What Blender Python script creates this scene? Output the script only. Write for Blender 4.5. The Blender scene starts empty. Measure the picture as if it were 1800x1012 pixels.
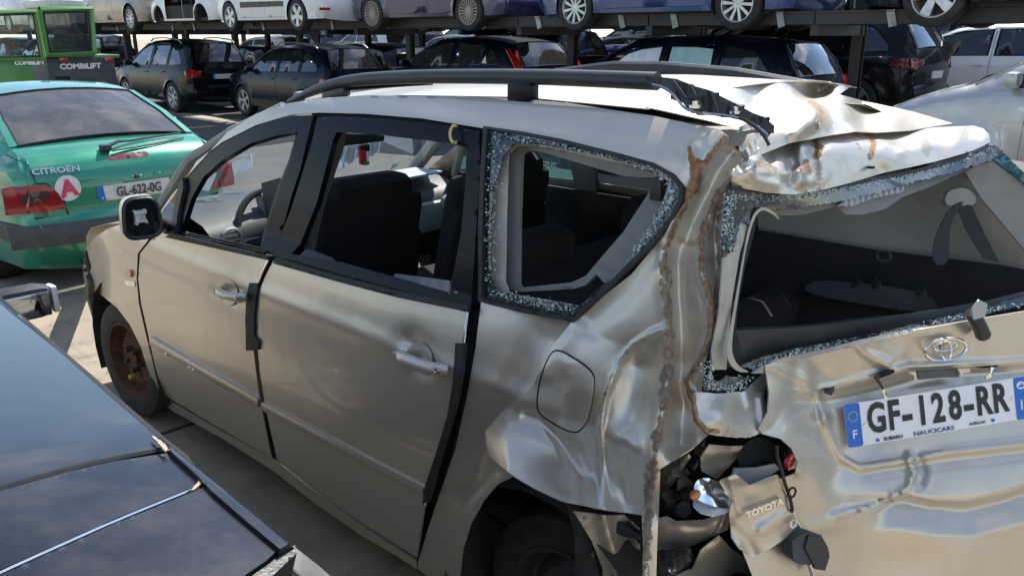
import bpy, bmesh, math, random
import numpy as np
from mathutils import Vector, Matrix
from mathutils.geometry import delaunay_2d_cdt
random.seed(7); RNG = np.random.RandomState(7)
rad = math.radians
S = bpy.context.scene
COL = S.collection

# ------------------------------------------------------------ camera, sky, sun, exposure
CAM = np.array([-1.1154, 2.1797, 1.82]); YAW = rad(-45.97); PITCH = math.atan(446 / 1450); FOC = 1450.0
FW = np.array([math.cos(YAW) * math.cos(PITCH), math.sin(YAW) * math.cos(PITCH), -math.sin(PITCH)])
RT = np.array([math.sin(YAW), -math.cos(YAW), 0.0]); UP = np.cross(RT, FW)
cd = bpy.data.cameras.new('camera'); co = bpy.data.objects.new('camera', cd); COL.objects.link(co)
cd.sensor_width = 36; cd.lens = 36 * FOC / 1800; cd.clip_start = .05; cd.clip_end = 900
M = Matrix(((RT[0], UP[0], -FW[0], CAM[0]), (RT[1], UP[1], -FW[1], CAM[1]), (RT[2], UP[2], -FW[2], CAM[2]), (0, 0, 0, 1)))
co.matrix_world = M
S.camera = co
SUN_AZ, SUN_EL = rad(-70), rad(54)      # direction to the sun, world azimuth from +X
wd = bpy.data.worlds.new('World'); S.world = wd; wd.use_nodes = True
nt = wd.node_tree; nt.nodes.clear()
wo = nt.nodes.new('ShaderNodeOutputWorld'); bg = nt.nodes.new('ShaderNodeBackground')
sk = nt.nodes.new('ShaderNodeTexSky'); sk.sky_type = 'NISHITA'; sk.sun_disc = False
sk.sun_elevation = SUN_EL; sk.sun_rotation = math.pi / 2 - SUN_AZ; sk.altitude = 600; sk.air_density = 1.0; sk.dust_density = .4
tc = nt.nodes.new('ShaderNodeTexCoord'); mp = nt.nodes.new('ShaderNodeMapping'); mp.inputs['Scale'].default_value = (1.0, 1.0, 2.6)
nz = nt.nodes.new('ShaderNodeTexNoise'); nz.inputs['Scale'].default_value = 3.1; nz.inputs['Detail'].default_value = 7; nz.inputs['Roughness'].default_value = .56
cr = nt.nodes.new('ShaderNodeValToRGB'); cr.color_ramp.elements[0].position = .50; cr.color_ramp.elements[1].position = .72
mx = nt.nodes.new('ShaderNodeMix'); mx.data_type = 'RGBA'; mx.inputs[7].default_value = (8.5, 8.8, 9.2, 1)
nt.links.new(tc.outputs['Generated'], mp.inputs[0]); nt.links.new(mp.outputs[0], nz.inputs['Vector']); nt.links.new(nz.outputs[0], cr.inputs[0])
nt.links.new(cr.outputs[0], mx.inputs[0]); nt.links.new(sk.outputs[0], mx.inputs[6]); nt.links.new(mx.outputs[2], bg.inputs[0])
bg.inputs[1].default_value = .12; nt.links.new(bg.outputs[0], wo.inputs[0])
sl = bpy.data.lights.new('sun', 'SUN'); sl.energy = 5.0; sl.angle = rad(.53); sl.color = (1, .95, .87)
so = bpy.data.objects.new('sun', sl); COL.objects.link(so)
sd = Vector((math.cos(SUN_AZ) * math.cos(SUN_EL), math.sin(SUN_AZ) * math.cos(SUN_EL), math.sin(SUN_EL)))
so.rotation_euler = sd.to_track_quat('Z', 'Y').to_euler()
S.view_settings.view_transform = 'Standard'; S.view_settings.look = 'None'; S.view_settings.gamma = 1
S.view_settings.exposure = .78
S.view_settings.use_curve_mapping = False

# ------------------------------------------------------------ materials
MATS = {}
def N(t, typ, **kw):
    n = t.nodes.new(typ)
    for k, v in kw.items():
        if k in n.inputs: n.inputs[k].default_value = v
        else: setattr(n, k, v)
    return n
def mat(name, col=(.5, .5, .5), rough=.5, metal=0., coat=0., spec=.5, bump=0., bscale=60, var=.0, vscale=6, dirt=None, dscale=5, damt=.4, emit=None, aniso=0, flakes=0, rvar=0, objvar=0):
    if name in MATS: return MATS[name]
    m = bpy.data.materials.new(name); m.use_nodes = True; t = m.node_tree; b = t.nodes['Principled BSDF']; L = t.links.new
    b.inputs['Base Color'].default_value = (*col, 1); b.inputs['Roughness'].default_value = rough; b.inputs['Metallic'].default_value = metal
    b.inputs['Coat Weight'].default_value = coat; b.inputs['Coat Roughness'].default_value = .04; b.inputs['Specular IOR Level'].default_value = spec
    g = N(t, 'ShaderNodeNewGeometry')
    cur = None
    if var:
        n = N(t, 'ShaderNodeTexNoise', Scale=vscale, Detail=6, Roughness=.6); L(g.outputs['Position'], n.inputs['Vector'])
        mr = N(t, 'ShaderNodeMapRange'); mr.inputs['From Min'].default_value = .3; mr.inputs['From Max'].default_value = .7
        mr.inputs['To Min'].default_value = 1 - var; mr.inputs['To Max'].default_value = 1 + var; L(n.outputs[0], mr.inputs[0])
        mm = N(t, 'ShaderNodeVectorMath', operation='SCALE'); mm.inputs[0].default_value = col; L(mr.outputs[0], mm.inputs['Scale']); cur = mm.outputs[0]
    if dirt:
        n = N(t, 'ShaderNodeTexNoise', Scale=dscale, Detail=9, Roughness=.68); L(g.outputs['Position'], n.inputs['Vector'])
        r = N(t, 'ShaderNodeValToRGB'); r.color_ramp.elements[0].position = .45; r.color_ramp.elements[1].position = .75
        r.color_ramp.elements[1].color = (damt, damt, damt, 1); r.color_ramp.elements[0].color = (0.06*damt,) * 3 + (1,)
        L(n.outputs[0], r.inputs[0]); x = N(t, 'ShaderNodeMix', data_type='RGBA'); L(r.outputs[0], x.inputs[0])
        x.inputs[6].default_value = (*col, 1); x.inputs[7].default_value = (*dirt, 1)
        if cur: L(cur, x.inputs[6])
        cur = x.outputs[2]
        ra = N(t, 'ShaderNodeMapRange'); ra.inputs['To Min'].default_value = rough; ra.inputs['To Max'].default_value = .85; L(r.outputs[0], ra.inputs[0]); L(ra.outputs[0], b.inputs['Roughness'])
        if coat:
            rc = N(t, 'ShaderNodeMapRange'); rc.inputs['To Min'].default_value = coat; rc.inputs['To Max'].default_value = 0; L(r.outputs[0], rc.inputs[0]); L(rc.outputs[0], b.inputs['Coat Weight'])
    if cur: L(cur, b.inputs['Base Color'])
    if bump:
        n = N(t, 'ShaderNodeTexNoise', Scale=bscale, Detail=4); L(g.outputs['Position'], n.inputs['Vector'])
        bp = N(t, 'ShaderNodeBump'); bp.inputs['Strength'].default_value = bump; bp.inputs['Distance'].default_value = .01; L(n.outputs[0], bp.inputs['Height']); L(bp.outputs[0], b.inputs['Normal'])
    if emit: b.inputs['Emission Color'].default_value = (*emit, 1); b.inputs['Emission Strength'].default_value = 1
    MATS[name] = m; return m

def glassmat(name, tint=(.6, .7, .68), refl=1.0, rough=.02, dust=.0):
    if name in MATS: return MATS[name]
    m = bpy.data.materials.new(name); m.use_nodes = True; t = m.node_tree; t.nodes.clear(); L = t.links.new
    o = N(t, 'ShaderNodeOutputMaterial'); tr = N(t, 'ShaderNodeBsdfTransparent'); tr.inputs[0].default_value = (*tint, 1)
    gl = N(t, 'ShaderNodeBsdfGlossy'); gl.inputs['Roughness'].default_value = rough; gl.inputs[0].default_value = (.95, .97, 1, 1)
    fr = N(t, 'ShaderNodeFresnel'); gb = N(t, 'ShaderNodeNewGeometry'); ir = N(t, 'ShaderNodeMapRange'); ir.inputs[3].default_value = 1.5; ir.inputs[4].default_value = 1 / 1.5; L(gb.outputs['Backfacing'], ir.inputs[0]); L(ir.outputs[0], fr.inputs[0]); x = N(t, 'ShaderNodeMixShader')
    mm = N(t, 'ShaderNodeMath', operation='MULTIPLY'); mm.inputs[1].default_value = refl; L(fr.outputs[0], mm.inputs[0]); L(mm.outputs[0], x.inputs[0]); L(tr.outputs[0], x.inputs[1]); L(gl.outputs[0], x.inputs[2])
    last = x
    if dust:
        g = N(t, 'ShaderNodeNewGeometry'); n = N(t, 'ShaderNodeTexNoise', Scale=4, Detail=8, Roughness=.7); L(g.outputs['Position'], n.inputs['Vector'])
        mr = N(t, 'ShaderNodeMapRange'); mr.inputs[1].default_value = .3; mr.inputs[2].default_value = .8; mr.inputs[4].default_value = dust; mr.inputs[3].default_value = dust * .25; L(n.outputs[0], mr.inputs[0])
        d = N(t, 'ShaderNodeBsdfDiffuse'); d.inputs[0].default_value = (.5, .48, .44, 1); y = N(t, 'ShaderNodeMixShader'); L(mr.outputs[0], y.inputs[0]); L(x.outputs[0], y.inputs[1]); L(d.outputs[0], y.inputs[2]); last = y
    L(last.outputs[0], o.inputs[0]); MATS[name] = m; return m

def paint(name, col, metal=.0, rough=.38, dirt=.25, dscale=4, coat=1., spec=.5):
    return mat(name, col, rough=rough, metal=metal, coat=coat, spec=spec, dirt=(.30, .26, .20), dscale=dscale, damt=dirt)

def hero_paint():
    # metallic beige paint; the vertex attribute "wear" marks where the paint has cracked off along folds, rust shows there
    m = bpy.data.materials.new('beige_paint'); m.use_nodes = True; t = m.node_tree; b = t.nodes['Principled BSDF']; L = t.links.new
    g = N(t, 'ShaderNodeNewGeometry'); a = N(t, 'ShaderNodeAttribute', attribute_name='wear')
    n = N(t, 'ShaderNodeTexNoise', Scale=28, Detail=10, Roughness=.72); L(g.outputs['Position'], n.inputs['Vector'])
    s = N(t, 'ShaderNodeMath', operation='ADD'); L(a.outputs['Fac'], s.inputs[0])
    n2 = N(t, 'ShaderNodeMath', operation='MULTIPLY_ADD'); n2.inputs[1].default_value = 1.5; n2.inputs[2].default_value = -.75; L(n.outputs[0], n2.inputs[0]); L(n2.outputs[0], s.inputs[1])
    r = N(t, 'ShaderNodeValToRGB'); r.color_ramp.elements[0].position = .50; r.color_ramp.elements[1].position = .56; L(s.outputs[0], r.inputs[0])
    rc = N(t, 'ShaderNodeTexNoise', Scale=70, Detail=8, Roughness=.7); L(g.outputs['Position'], rc.inputs['Vector'])
    rr = N(t, 'ShaderNodeValToRGB'); e = rr.color_ramp.elements; e[0].position = .32; e[0].color = (.10, .045, .02, 1); e[1].position = .7; e[1].color = (.42, .30, .20, 1)
    e2 = rr.color_ramp.elements.new(.5); e2.color = (.30, .14, .055, 1); L(rc.outputs[0], rr.inputs[0])
    # road dust on the paint
    dn = N(t, 'ShaderNodeTexNoise', Scale=2.2, Detail=5, Roughness=.55); L(g.outputs['Position'], dn.inputs['Vector'])
    dr = N(t, 'ShaderNodeMapRange'); dr.inputs[1].default_value = .42; dr.inputs[2].default_value = .8; dr.inputs[3].default_value = .0; dr.inputs[4].default_value = .5; L(dn.outputs[0], dr.inputs[0])
    mpp = N(t, 'ShaderNodeMapping'); mpp.inputs['Scale'].default_value = (26, 26, 3.5); L(g.outputs['Position'], mpp.inputs[0])
    sn = N(t, 'ShaderNodeTexNoise', Scale=1.0, Detail=4, Roughness=.6); L(mpp.outputs[0], sn.inputs['Vector'])
    sr = N(t, 'ShaderNodeMapRange'); sr.inputs[1].default_value = .52; sr.inputs[2].default_value = .78; sr.inputs[3].default_value = 0; sr.inputs[4].default_value = .30; L(sn.outputs[0], sr.inputs[0])
    dmx = N(t, 'ShaderNodeMath', operation='ADD'); L(dr.outputs[0], dmx.inputs[0]); L(sr.outputs[0], dmx.inputs[1]); dmx.use_clamp = True; dr = dmx
    c0 = N(t, 'ShaderNodeMix', data_type='RGBA'); c0.inputs[6].default_value = (.62, .565, .48, 1); c0.inputs[7].default_value = (.49, .43, .34, 1); L(dr.outputs[0], c0.inputs[0])
    gr = N(t, 'ShaderNodeMapRange'); gr.inputs[1].default_value = .58; gr.inputs[2].default_value = .74; L(a.outputs['Fac'], gr.inputs[0])
    rg = N(t, 'ShaderNodeValToRGB'); q = rg.color_ramp.elements; q[0].position = .35; q[0].color = (.13, .10, .075, 1); q[1].position = .68; q[1].color = (.36, .32, .27, 1); L(rc.outputs[0], rg.inputs[0])
    rmx = N(t, 'ShaderNodeMix', data_type='RGBA'); L(gr.outputs[0], rmx.inputs[0]); L(rg.outputs[0], rmx.inputs[6]); L(rr.outputs[0], rmx.inputs[7])
    c1 = N(t, 'ShaderNodeMix', data_type='RGBA'); L(r.outputs[0], c1.inputs[0]); L(c0.outputs[2], c1.inputs[6]); L(rmx.outputs[2], c1.inputs[7]); L(c1.outputs[2], b.inputs['Base Color'])
    def blend(sock, a0, a1, a2):
        x = N(t, 'ShaderNodeMapRange'); x.inputs[3].default_value = a0; x.inputs[4].default_value = a1; L(dr.outputs[0], x.inputs[0])
        y = N(t, 'ShaderNodeMix', data_type='FLOAT'); L(r.outputs[0], y.inputs[0]); L(x.outputs[0], y.inputs[2]); y.inputs[3].default_value = a2; L(y.outputs[0], b.inputs[sock])
    blend('Metallic', .70, .55, .0); blend('Roughness', .35, .43, .9); blend('Coat Weight', .5, .3, 0.)
    b.inputs['Coat Roughness'].default_value = .05
    fb = N(t, 'ShaderNodeTexNoise', Scale=90, Detail=6); L(g.outputs['Position'], fb.inputs['Vector'])
    hm = N(t, 'ShaderNodeMath', operation='MULTIPLY'); L(fb.outputs[0], hm.inputs[0]); L(r.outputs[0], hm.inputs[1])
    sm = N(t, 'ShaderNodeTexNoise', Scale=5, Detail=2); L(g.outputs['Position'], sm.inputs['Vector'])
    h2 = N(t, 'ShaderNodeMath', operation='MULTIPLY_ADD'); L(sm.outputs[0], h2.inputs[0]); h2.inputs[1].default_value = .35; L(hm.outputs[0], h2.inputs[2])
    bp = N(t, 'ShaderNodeBump'); bp.inputs['Strength'].default_value = .5; bp.inputs['Distance'].default_value = .004; L(h2.outputs[0], bp.inputs['Height']); L(bp.outputs[0], b.inputs['Normal'])
    MATS['beige_paint'] = m; return m

HP = hero_paint()
m_black = mat('black_plastic', (.018, .019, .021), .42, bump=.15, bscale=150, dirt=(.16, .15, .13), damt=.22)
m_gloss = mat('gloss_black_trim', (.003, .004, .008), .24, coat=.04, spec=.16, dirt=(.2, .19, .17), damt=.03)
m_rubber = mat('rubber_seal', (.012, .012, .013), .6, dirt=(.14, .13, .11), damt=.2, dscale=9)
m_tyre = mat('tyre_rubber', (.014, .0135, .0135), .75, bump=.3, bscale=90, dirt=(.12, .10, .08), damt=.35, dscale=9)
m_dark = mat('dark_void', (.006, .006, .007), .8)
m_under = mat('underbody', (.03, .028, .025), .8, bump=.4, bscale=25, dirt=(.12, .08, .05), damt=.5)
m_rim = mat('alloy', (.55, .56, .57), .32, metal=.75, dirt=(.2, .18, .15), damt=.35, dscale=12)
m_rimdark = mat('dark_alloy', (.06, .06, .065), .35, metal=.5, dirt=(.2, .18, .15), damt=.3)
m_rimbrown = mat('dusty_alloy', (.36, .30, .27), .45, metal=.5, dirt=(.25, .2, .15), damt=.5)
m_rust = mat('rusty_steel', (.13, .055, .03), .85, metal=.1, bump=.8, bscale=60, var=.5, vscale=25, dirt=(.05, .03, .025), dscale=14, damt=.9)
m_chrome = mat('chrome', (.8, .8, .8), .12, metal=1, dirt=(.3, .28, .24), damt=.25, dscale=20)
m_trim = mat('grey_interior_trim', (.19, .185, .18), .6, bump=.15, bscale=200, var=.12, vscale=5)
m_beige = mat('beige_headliner', (.34, .325, .295), .85, bump=.25, bscale=300, var=.12, vscale=4, dirt=(.16, .13, .10), damt=.35)
m_seat = mat('black_seat_fabric', (.017, .016, .017), .95, bump=.5, bscale=400, var=.3, vscale=7)
m_dash = mat('dashboard_plastic', (.045, .048, .052), .5, bump=.2, bscale=260, dirt=(.2, .19, .18), damt=.2)
m_silverplastic = mat('silver_plastic', (.42, .43, .44), .4, metal=.3, dirt=(.3, .28, .25), damt=.3)
m_white = mat('white_print', (.78, .79, .78), .4)
m_ink = mat('black_print', (.012, .012, .014), .4)
m_blueprint = mat('blue_print', (.008, .14, .56), .35)
m_inner = mat('primer_beige_metal', (.46, .44, .38), .55, metal=.1, var=.12, vscale=9, dirt=(.2, .12, .07), damt=.5, dscale=16)
m_red = mat('red_lens', (.45, .01, .015), .12, coat=1, spec=.6)
m_redw = mat('clear_lens', (.75, .7, .7), .1, coat=1)
m_orange = mat('orange_lens', (.55, .17, .02), .2, coat=1)
m_steel = mat('rack_steel', (.045, .047, .05), .5, metal=.5, dirt=(.16, .09, .05), damt=.5, dscale=3)
m_cleat = mat('galvanised_bracket', (.42, .43, .42), .5, metal=.4, dirt=(.15, .12, .1), damt=.6, dscale=12)
m_glass = glassmat('car_glass', (.30, .35, .36), 1.6, dust=.10)
m_glassd = glassmat('dark_glass', (.10, .12, .13), 2.0, dust=.06)
m_clear = glassmat('clear_glass', (.84, .90, .88), .8, dust=.02)

# shattered glass still stuck to the seal: black ceramic border with white-green crumbs
def crumb_mat():
    m = bpy.data.materials.new('shattered_glass'); m.use_nodes = True; t = m.node_tree; b = t.nodes['Principled BSDF']; L = t.links.new
    g = N(t, 'ShaderNodeNewGeometry'); v = N(t, 'ShaderNodeTexVoronoi', Scale=230); L(g.outputs['Position'], v.inputs['Vector'])
    n = N(t, 'ShaderNodeTexNoise', Scale=34, Detail=7, Roughness=.8); L(g.outputs['Position'], n.inputs['Vector'])
    s = N(t, 'ShaderNodeSeparateColor'); L(v.outputs['Color'], s.inputs[0])
    ad = N(t, 'ShaderNodeMath', operation='MULTIPLY'); L(s.outputs[0], ad.inputs[0]); L(n.outputs[0], ad.inputs[1])
    r = N(t, 'ShaderNodeValToRGB'); e = r.color_ramp.elements; e[0].position = .34; e[0].color = (.005, .009, .014, 1); e[1].position = .62; e[1].color = (.34, .46, .43, 1)
    e2 = e.new(.48); e2.color = (.03, .08, .08, 1); L(ad.outputs[0], r.inputs[0]); L(r.outputs[0], b.inputs['Base Color'])
    b.inputs['Roughness'].default_value = .2; b.inputs['Coat Weight'].default_value = 1
    bp = N(t, 'ShaderNodeBump'); bp.inputs['Strength'].default_value = 1; bp.inputs['Distance'].default_value = .006; L(s.outputs[0], bp.inputs['Height']); L(bp.outputs[0], b.inputs['Normal'])
    MATS['shattered_glass'] = m; return m
m_crumb = crumb_mat()

# ------------------------------------------------------------ object helpers
def tag(o, label=None, cat=None, group=None, kind=None):
    if label: o['label'] = label
    if cat: o['category'] = cat
    if group: o['group'] = group
    if kind: o['kind'] = kind
    return o
def empty(name, loc=(0, 0, 0), rz=0, **kw):
    o = bpy.data.objects.new(name, None); COL.objects.link(o); o.location = loc; o.rotation_euler = (0, 0, rz); o.empty_display_size = .2
    return tag(o, **kw)
def mk(name, V, Fc, m, parent=None, smooth=True, sharp=None, attr=None, thick=0, off=-1, rimmat=None):
    me = bpy.data.meshes.new(name)
    V = np.asarray(V, float).reshape(-1, 3)
    me.from_pydata([tuple(map(float, v)) for v in V], [], [tuple(map(int, f)) for f in Fc]); me.update()
    me.materials.append(m)
    if rimmat: me.materials.append(rimmat)
    if smooth:
        me.shade_smooth()
        if sharp: me.set_sharp_from_angle(angle=rad(sharp))
    if attr is not None:
        a = me.attributes.new('wear', 'FLOAT', 'POINT'); a.data.foreach_set('value', np.asarray(attr, np.float32))
    if thick:
        bmx = bmesh.new(); bmx.from_mesh(me)
        for e in bmx.edges:
            if e.is_boundary: e.smooth = False
        bmx.to_mesh(me); bmx.free()
    o = bpy.data.objects.new(name, me); COL.objects.link(o)
    if parent: o.parent = parent
    if thick:
        s = o.modifiers.new('shell', 'SOLIDIFY'); s.thickness = thick; s.offset = off
        if rimmat: s.material_offset_rim = 1
    return o
class MB:
    """collects simple shapes into one mesh"""
    def __init__(s): s.v = []; s.f = []
    def add(s, V, Fc):
        k = len(s.v); s.v += [tuple(map(float, p)) for p in V]; s.f += [tuple(i + k for i in f) for f in Fc]; return s
    def box(s, c, d, rz=0, ry=0, rx=0, bev=0):
        cx, cy, cz = c; hx, hy, hz = d[0] / 2, d[1] / 2, d[2] / 2
        R = Matrix.Rotation(rz, 3, 'Z') @ Matrix.Rotation(ry, 3, 'Y') @ Matrix.Rotation(rx, 3, 'X')
        bm = bmesh.new(); bmesh.ops.create_cube(bm, size=1)
        for v in bm.verts: v.co = Vector((v.co.x * 2 * hx, v.co.y * 2 * hy, v.co.z * 2 * hz))
        if bev: bmesh.ops.bevel(bm, geom=list(bm.edges), offset=min(bev, min(hx, hy, hz) * .95), segments=2, affect='EDGES', profile=.6)
        for v in bm.verts: v.co = R @ v.co + Vector(c)
        bm.verts.index_update(); s.add([v.co[:] for v in bm.verts], [[q.index for q in f.verts] for f in bm.faces]); bm.free(); return s
    def tube(s, pts, r, n=8, cap=True):
        pts = [Vector(p) for p in pts]; k = len(s.v); rs = r if hasattr(r, '__len__') else [r] * len(pts)
        up = Vector((0, 0, 1)); prev = None
        for i, p in enumerate(pts):
            d = (pts[min(i + 1, len(pts) - 1)] - pts[max(i - 1, 0)]); d = d.normalized() if d.length > 1e-9 else Vector((1, 0, 0))
            if prev is None:
                a = d.cross(up) if abs(d.dot(up)) < .95 else d.cross(Vector((1, 0, 0)))
            else: a = prev - d * prev.dot(d)
            a.normalize(); prev = a; b = d.cross(a)
            for j in range(n):
                t = 2 * math.pi * j / n; s.v.append(tuple(p + (a * math.cos(t) + b * math.sin(t)) * rs[i]))
        for i in range(len(pts) - 1):
            for j in range(n): s.f.append((k + i * n + j, k + i * n + (j + 1) % n, k + (i + 1) * n + (j + 1) % n, k + (i + 1) * n + j))
        if cap:
            s.f.append(tuple(k + j for j in range(n))[::-1]); e = k + (len(pts) - 1) * n; s.f.append(tuple(e + j for j in range(n)))
        return s
    def lathe(s, prof, c=(0, 0, 0), axis='Y', n=32, sgn=1):
        # prof: (radius, offset along axis)
        k = len(s.v); m = len(prof)
        for j in range(n):
            t = 2 * math.pi * j / n
            for (r_, o_) in prof:
                a, b = r_ * math.cos(t), r_ * math.sin(t)
                if axis == 'Y': s.v.append((c[0] + a, c[1] + o_ * sgn, c[2] + b))
                elif axis == 'Z': s.v.append((c[0] + a, c[1] + b, c[2] + o_ * sgn))
                else: s.v.append((c[0] + o_ * sgn, c[1] + a, c[2] + b))
        for j in range(n):
            for i in range(m - 1):
                q = (k + j * m + i, k + j * m + i + 1, k + ((j + 1) % n) * m + i + 1, k + ((j + 1) % n) * m + i)
                s.f.append(q if sgn > 0 else q[::-1])
        return s
    def build(s, name, m, parent=None, smooth=True, sharp=35, **kw):
        return mk(name, s.v, s.f, m, parent, smooth, sharp, **kw)

def pts_in(poly, P):
    poly = np.asarray(poly, float); x, y = P[:, 0], P[:, 1]; ins = np.zeros(len(P), bool); j = len(poly) - 1
    for i in range(len(poly)):
        xi, yi = poly[i]; xj, yj = poly[j]
        if yi != yj:
            c = ((yi > y) != (yj > y)) & (x < (xj - xi) * (y - yi) / (yj - yi) + xi); ins ^= c
        j = i
    return ins
def segdist(P, pl, closed=False):
    pl = np.asarray(pl, float); best = np.full(len(P), 1e9); sgn = np.zeros(len(P)); par = np.zeros(len(P)); n = len(pl)
    L = 0
    tot = sum(np.hypot(*(pl[i + 1] - pl[i])) for i in range(n - 1)) + 1e-9
    for i in range(n if closed else n - 1):
        a = pl[i]; b = pl[(i + 1) % n]; d = b - a; l2 = d @ d + 1e-12; t = np.clip(((P - a) @ d) / l2, 0, 1)
        q = a + t[:, None] * d; e = P - q; dd = np.hypot(e[:, 0], e[:, 1]); m = dd < best
        best[m] = dd[m]; sgn[m] = np.sign(d[0] * (P[m, 1] - a[1]) - d[1] * (P[m, 0] - a[0])); par[m] = ((L + t * math.sqrt(l2)) / tot)[m]; L += math.sqrt(l2)
    return best, sgn, par
def resample(pl, step, closed=True):
    pl = [np.asarray(p, float) for p in pl]; out = []
    n = len(pl)
    for i in range(n if closed else n - 1):
        a, b = pl[i], pl[(i + 1) % n]; k = max(1, int(round(np.hypot(*(b - a)) / step)))
        out += [a + (b - a) * j / k for j in range(k)]
    if not closed: out.append(pl[-1])
    return np.array(out)
def rnd(pl, r=.3, it=2, closed=True):
    """corner cutting"""
    pl = [np.asarray(p, float) for p in pl]
    for _ in range(it):
        o = []; n = len(pl)
        for i in range(n if closed else n - 1):
            a, b = pl[i], pl[(i + 1) % n]; o += [a + (b - a) * .25, a + (b - a) * .75]
        if not closed: o = [pl[0]] + o + [pl[-1]]
        pl = o
    return np.array(pl)
def tri2d(outline, holes=(), step=.05, jit=.25):
    O = resample(outline, step); H = [resample(h, step) for h in holes]; rings = [O] + H
    pts = []; ed = []
    for R_ in rings:
        k = len(pts); pts += list(R_); ed += [(k + i, k + (i + 1) % len(R_)) for i in range(len(R_))]
    x0, y0 = O.min(0); x1, y1 = O.max(0); g = []
    yy = y0 + step * .5; row = 0
    xs, ys = [], []
    while yy < y1:
        xr = np.arange(x0 + (row % 2) * step * .5, x1, step); xs.append(xr); ys.append(np.full(len(xr), yy)); yy += step * .87; row += 1
    G = np.c_[np.concatenate(xs), np.concatenate(ys)] if xs else np.zeros((0, 2))
    if len(G):
        G = G + RNG.uniform(-1, 1, G.shape) * step * jit * .5
        k = pts_in(O, G)
        for h in H: k &= ~pts_in(h, G)
        G = G[k]
        for R_ in rings:
            if len(G): G = G[segdist(G, R_, True)[0] > step * .5]
    allp = [Vector((float(p[0]), float(p[1]))) for p in pts] + [Vector((float(p[0]), float(p[1]))) for p in G]
    v, e, f, _, _, _ = delaunay_2d_cdt(allp, ed, [], 0, step * 1e-4)
    V = np.array([tuple(p) for p in v]); Fc = np.array([tuple(q) for q in f if len(q) == 3]); C_ = V[Fc].mean(1)
    k = pts_in(O, C_)
    for h in H: k &= ~pts_in(h, C_)
    return V, Fc[k]
def rays(UV):
    UV = np.asarray(UV, float); return FW[None] + RT[None] * ((UV[:, :1] - 900) / FOC) - UP[None] * ((UV[:, 1:2] - 506) / FOC)
def patch(name, outline, fn, m, parent=None, holes=(), step=8, thick=.0012, wear=None, toward=None, rimmat=None, smooth=True, sharp=None, inset=0, jit=.25):
    """triangulates a 2-D outline and carries it onto a 3-D surface fn(P2)->P3; faces turned towards 'toward'"""
    V, Fc = tri2d(outline, holes, step, jit); X = fn(V)
    tw = CAM if toward is None else np.asarray(toward, float)
    nn = np.cross(X[Fc[:, 1]] - X[Fc[:, 0]], X[Fc[:, 2]] - X[Fc[:, 0]]); c = X[Fc].mean(1)
    s = (nn * (tw - c)).sum(1).sum()
    if s < 0: Fc = Fc[:, ::-1]
    a = wear(V) if wear is not None else None
    if a is None and m is HP: a = np.zeros(len(V))
    return mk(name, X, Fc, m, parent, smooth, sharp, attr=a, thick=thick, rimmat=rimmat)
def tps(ctrl):
    """smooth interpolation of depth through scattered control points (u, v, depth)"""
    A = np.array(ctrl, float); P = A[:, :2] / 300.; n = len(P)
    def K(d): return np.where(d > 0, d * d * np.log(d + 1e-12), 0)
    D = np.hypot(P[:, None, 0] - P[None, :, 0], P[:, None, 1] - P[None, :, 1]); Mx = np.zeros((n + 3, n + 3))
    Mx[:n, :n] = K(D) + np.eye(n) * 1e-3; Mx[:n, n] = 1; Mx[:n, n + 1:] = P; Mx[n, :n] = 1; Mx[n + 1:, :n] = P.T
    w = np.linalg.solve(Mx, np.r_[A[:, 2], 0, 0, 0])
    def f(UV):
        Q = UV / 300.; D = np.hypot(Q[:, None, 0] - P[None, :, 0], Q[:, None, 1] - P[None, :, 1])
        return K(D) @ w[:n] + w[n] + Q @ w[n + 1:]
    return f
def creases(UV, rl):
    """sum of fold profiles; amp > 0 is towards the viewer side (outward), in metres; width in px"""
    d = np.zeros(len(UV))
    for (pl, amp, w, kind) in rl:
        q, s, t = segdist(UV, pl); fade = np.clip(np.minimum(t, 1 - t) * 6, 0, 1) if kind[-1] == 'f' else 1
        k = kind.rstrip('f')
        if k == 'g': d += amp * np.exp(-(q / w) ** 2) * fade
        elif k == 't': d += amp * np.clip(1 - q / w, 0, 1) * fade
        elif k == 's': d += amp * .5 * (1 + np.tanh(q * s / w)) * np.exp(-(q / (w * 6)) ** 2) * fade
        elif k == 'a': d += amp * np.where(s > 0, np.clip(1 - q / w, 0, 1), np.clip(1 - q / (w * .3), 0, 1)) * fade
    return d
def vnoise(P, sc, seed=0):
    from mathutils import noise
    return np.array([noise.noise(Vector((p[0] * sc + seed, p[1] * sc - seed, seed * .7))) for p in P])

def ridged(P, sc, seed=0): return np.abs(vnoise(P, sc, seed)) * 2 - .5

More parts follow.
